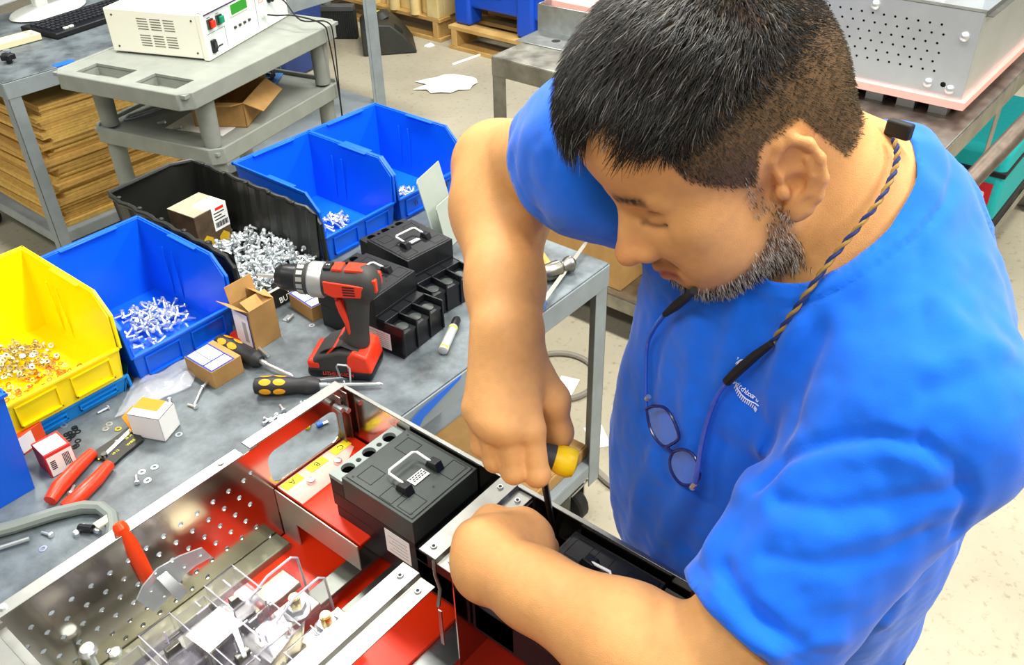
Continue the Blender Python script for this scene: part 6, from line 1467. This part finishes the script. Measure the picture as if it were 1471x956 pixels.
def glasses():
    sk = SHIRT+person_prims(); 
    def s_(px, py, off=.004):
        p = pix_surf(sk, px, py); return p-unit(p-CAM)*off
    t = thing('eyeglasses', 'blue-rimmed eyeglasses hanging on a cord over the chest', 'glasses', s_(960, 640)); o0 = A_(t.location)
    fr = mat('frame_blue', '#12206a', .2, spec=.8); fb = mat('frame_clear_blue', '#2a58c8', .15, spec=.8)
    class B(MB):
        def obj(s, name, m_, par=None, **kw):
            s.v = [tuple(np.array(p)-o0) for p in s.v]; return MB.obj(s, name, m_, par or t, **kw)
    for px in ([(929, 588), (938, 584), (952, 585), (962, 594), (972, 615), (975, 630), (966, 638), (955, 642), (944, 633), (934, 615)], [(966, 650), (980, 646), (994, 652), (1003, 668), (1004, 688), (992, 697), (978, 695), (967, 682), (962, 665)]):
        pts = [s_(x, y, .012) for x, y in px]; q = B(); q.tube(smooth_path(pts+[pts[0]], 3)[:-1], .0017, 8, closed=True); rm = q.obj('rim', fr)
        q = B(); q.add([sum(pts)/len(pts)]+pts, [(0, i+1, (i+1) % len(pts)+1) for i in range(len(pts))]); q.obj('lens', mat('lens_glass', '#cfe0ff', .05, trans=0, alpha=.14, spec=.9), rm)
    q = B(); q.tube([s_(958, 643, .013), s_(962, 648, .013), s_(967, 652, .013)], .0022, 8); q.obj('bridge', fr)
    q = B(); q.tube(smooth_path([s_(*p, .010) for p in ((929, 590), (928, 572), (928, 530), (930, 495), (940, 472), (955, 452))], 4), [.0020]*3+[.0022]*18, 8); q.obj('temple', fb)
    q = B(); q.tube(smooth_path([s_(*p, .012) for p in ((997, 700), (1002, 680), (1008, 640), (1018, 600), (1030, 570), (1047, 546))], 4), [.0034]*6+[.0028]*10+[.0022]*5, 8); q.obj('temple', fb)
    q = B(); q.cyl(s_(929, 574, .012), s_(932, 570, .012), .0028, n=8); q.obj('hinge', zinc)
    q = B(); q.cyl(s_(994, 702, .013), s_(999, 694, .013), .003, n=8); q.obj('hinge', zinc)
    q = B(); q.tube([s_(*p, .010) for p in ((955, 452), (970, 440), (985, 428), (996, 418))], [.003, .0046, .0046, .0032], 10); q.obj('cord_sleeve', rubber)
    q = B(); q.tube([s_(*p, .011) for p in ((1044, 549), (1060, 533), (1084, 512), (1108, 494))], [.0045, .0048, .0044, .0032], 10); q.obj('cord_sleeve', rubber)
    path = smooth_path([s_(*p, .005) for p in ((1108, 494), (1130, 462), (1160, 420), (1195, 372), (1230, 330), (1262, 290), (1283, 250), (1289, 222), (1284, 200))], 8)
    cm = [mat('cord_navy', '#1d2c66', .7), mat('cord_tan', '#9a7a3a', .7)]
    for k in range(2):
        pts = []
        for i, p in enumerate(path):
            d = unit(path[min(i+1, len(path)-1)]-path[max(0, i-1)]); Fr = frame_z(d); an = i*1.1+k*math.pi; pts.append(p+(Fr[:, 0]*math.cos(an)+Fr[:, 1]*math.sin(an))*.0013)
        q = B(); q.tube(pts, .0017, 6); q.obj('cord', cm[k])
    c = s_(1292, 186, .008); q = B(); q.cbox(c, (.022, .014, .010), R=frame_z(unit(s_(1310, 180, .008)-c))); q.obj('cord_slider', rubber, bevel=.002)
def chest_print(parent, put):
    """white embroidery on the shirt front"""
    th = mat('white_thread', '#eef4ff', .7)
    def s_(px, py): p = pix_surf(SHIRT, px, py); return p-unit(p-CAM)*.004
    q = MB()
    for pl in ([(1042, 538), (1048, 531), (1056, 523), (1064, 518), (1070, 517), (1072, 522)], [(1044, 523), (1047, 530), (1049, 537)], [(1042, 539), (1045, 540), (1049, 534)], [(1055, 514), (1058, 511), (1061, 514), (1058, 518), (1055, 514)], [(1057, 528), (1062, 523), (1068, 521), (1066, 526), (1060, 529)], [(1050, 533), (1056, 528), (1062, 521)]):
        q.tube([s_(*p) for p in pl], .00075, 6)
    arc = [(1057, 552), (1060, 560), (1065, 567), (1071, 573), (1078, 577), (1085, 580), (1090, 584)]
    q.tube([s_(*p) for p in arc], .0006, 6)
    low = [(1056, 556), (1061, 567), (1068, 575), (1076, 580), (1084, 586), (1087, 592)]
    for i in range(len(low)-1):
        for k in range(3): 
            f = k/3; x = low[i][0]*(1-f)+low[i+1][0]*f; y = low[i][1]*(1-f)+low[i+1][1]*f; q.tube([s_(x-1, y+2), s_(x+1, y-2)], .00055, 5)
    me = q.mesh('chest_emblem', th); put(me, 'chest_emblem', parent)
    word = 'Switchboard'; pts = smooth_path([A_((*p, 0)) for p in ((1054, 548), (1061, 553), (1068, 560), (1076, 566), (1084, 571), (1092, 577))], 8)
    for i, ch in enumerate(word):
        f = (i+.3)/len(word)*(len(pts)-2); j = int(f); a = pts[j]; b = pts[j+1]; p0 = s_(*a[:2]); p1 = s_(*(a+(b-a)*1.5)[:2]); ux = unit(p1-p0); n = -unit(p0-CAM); n = unit(n-ux*(n @ ux)); R = np.stack([ux, np.cross(n, ux), n], 1)
        o = text_mesh('letter', ch, .0068, th, M4=m4(p0, R), extrude=.0004); me = o.data; bpy.data.objects.remove(o); put(me, 'letter', parent)
# ------------------------------------------------------------------ assemble the place
floor(); benches(); chassis(); cart(); second_bench(); right_table(); far_things()
bins(); bench_things(); switch()
build_person(); tee_driver(); glasses()
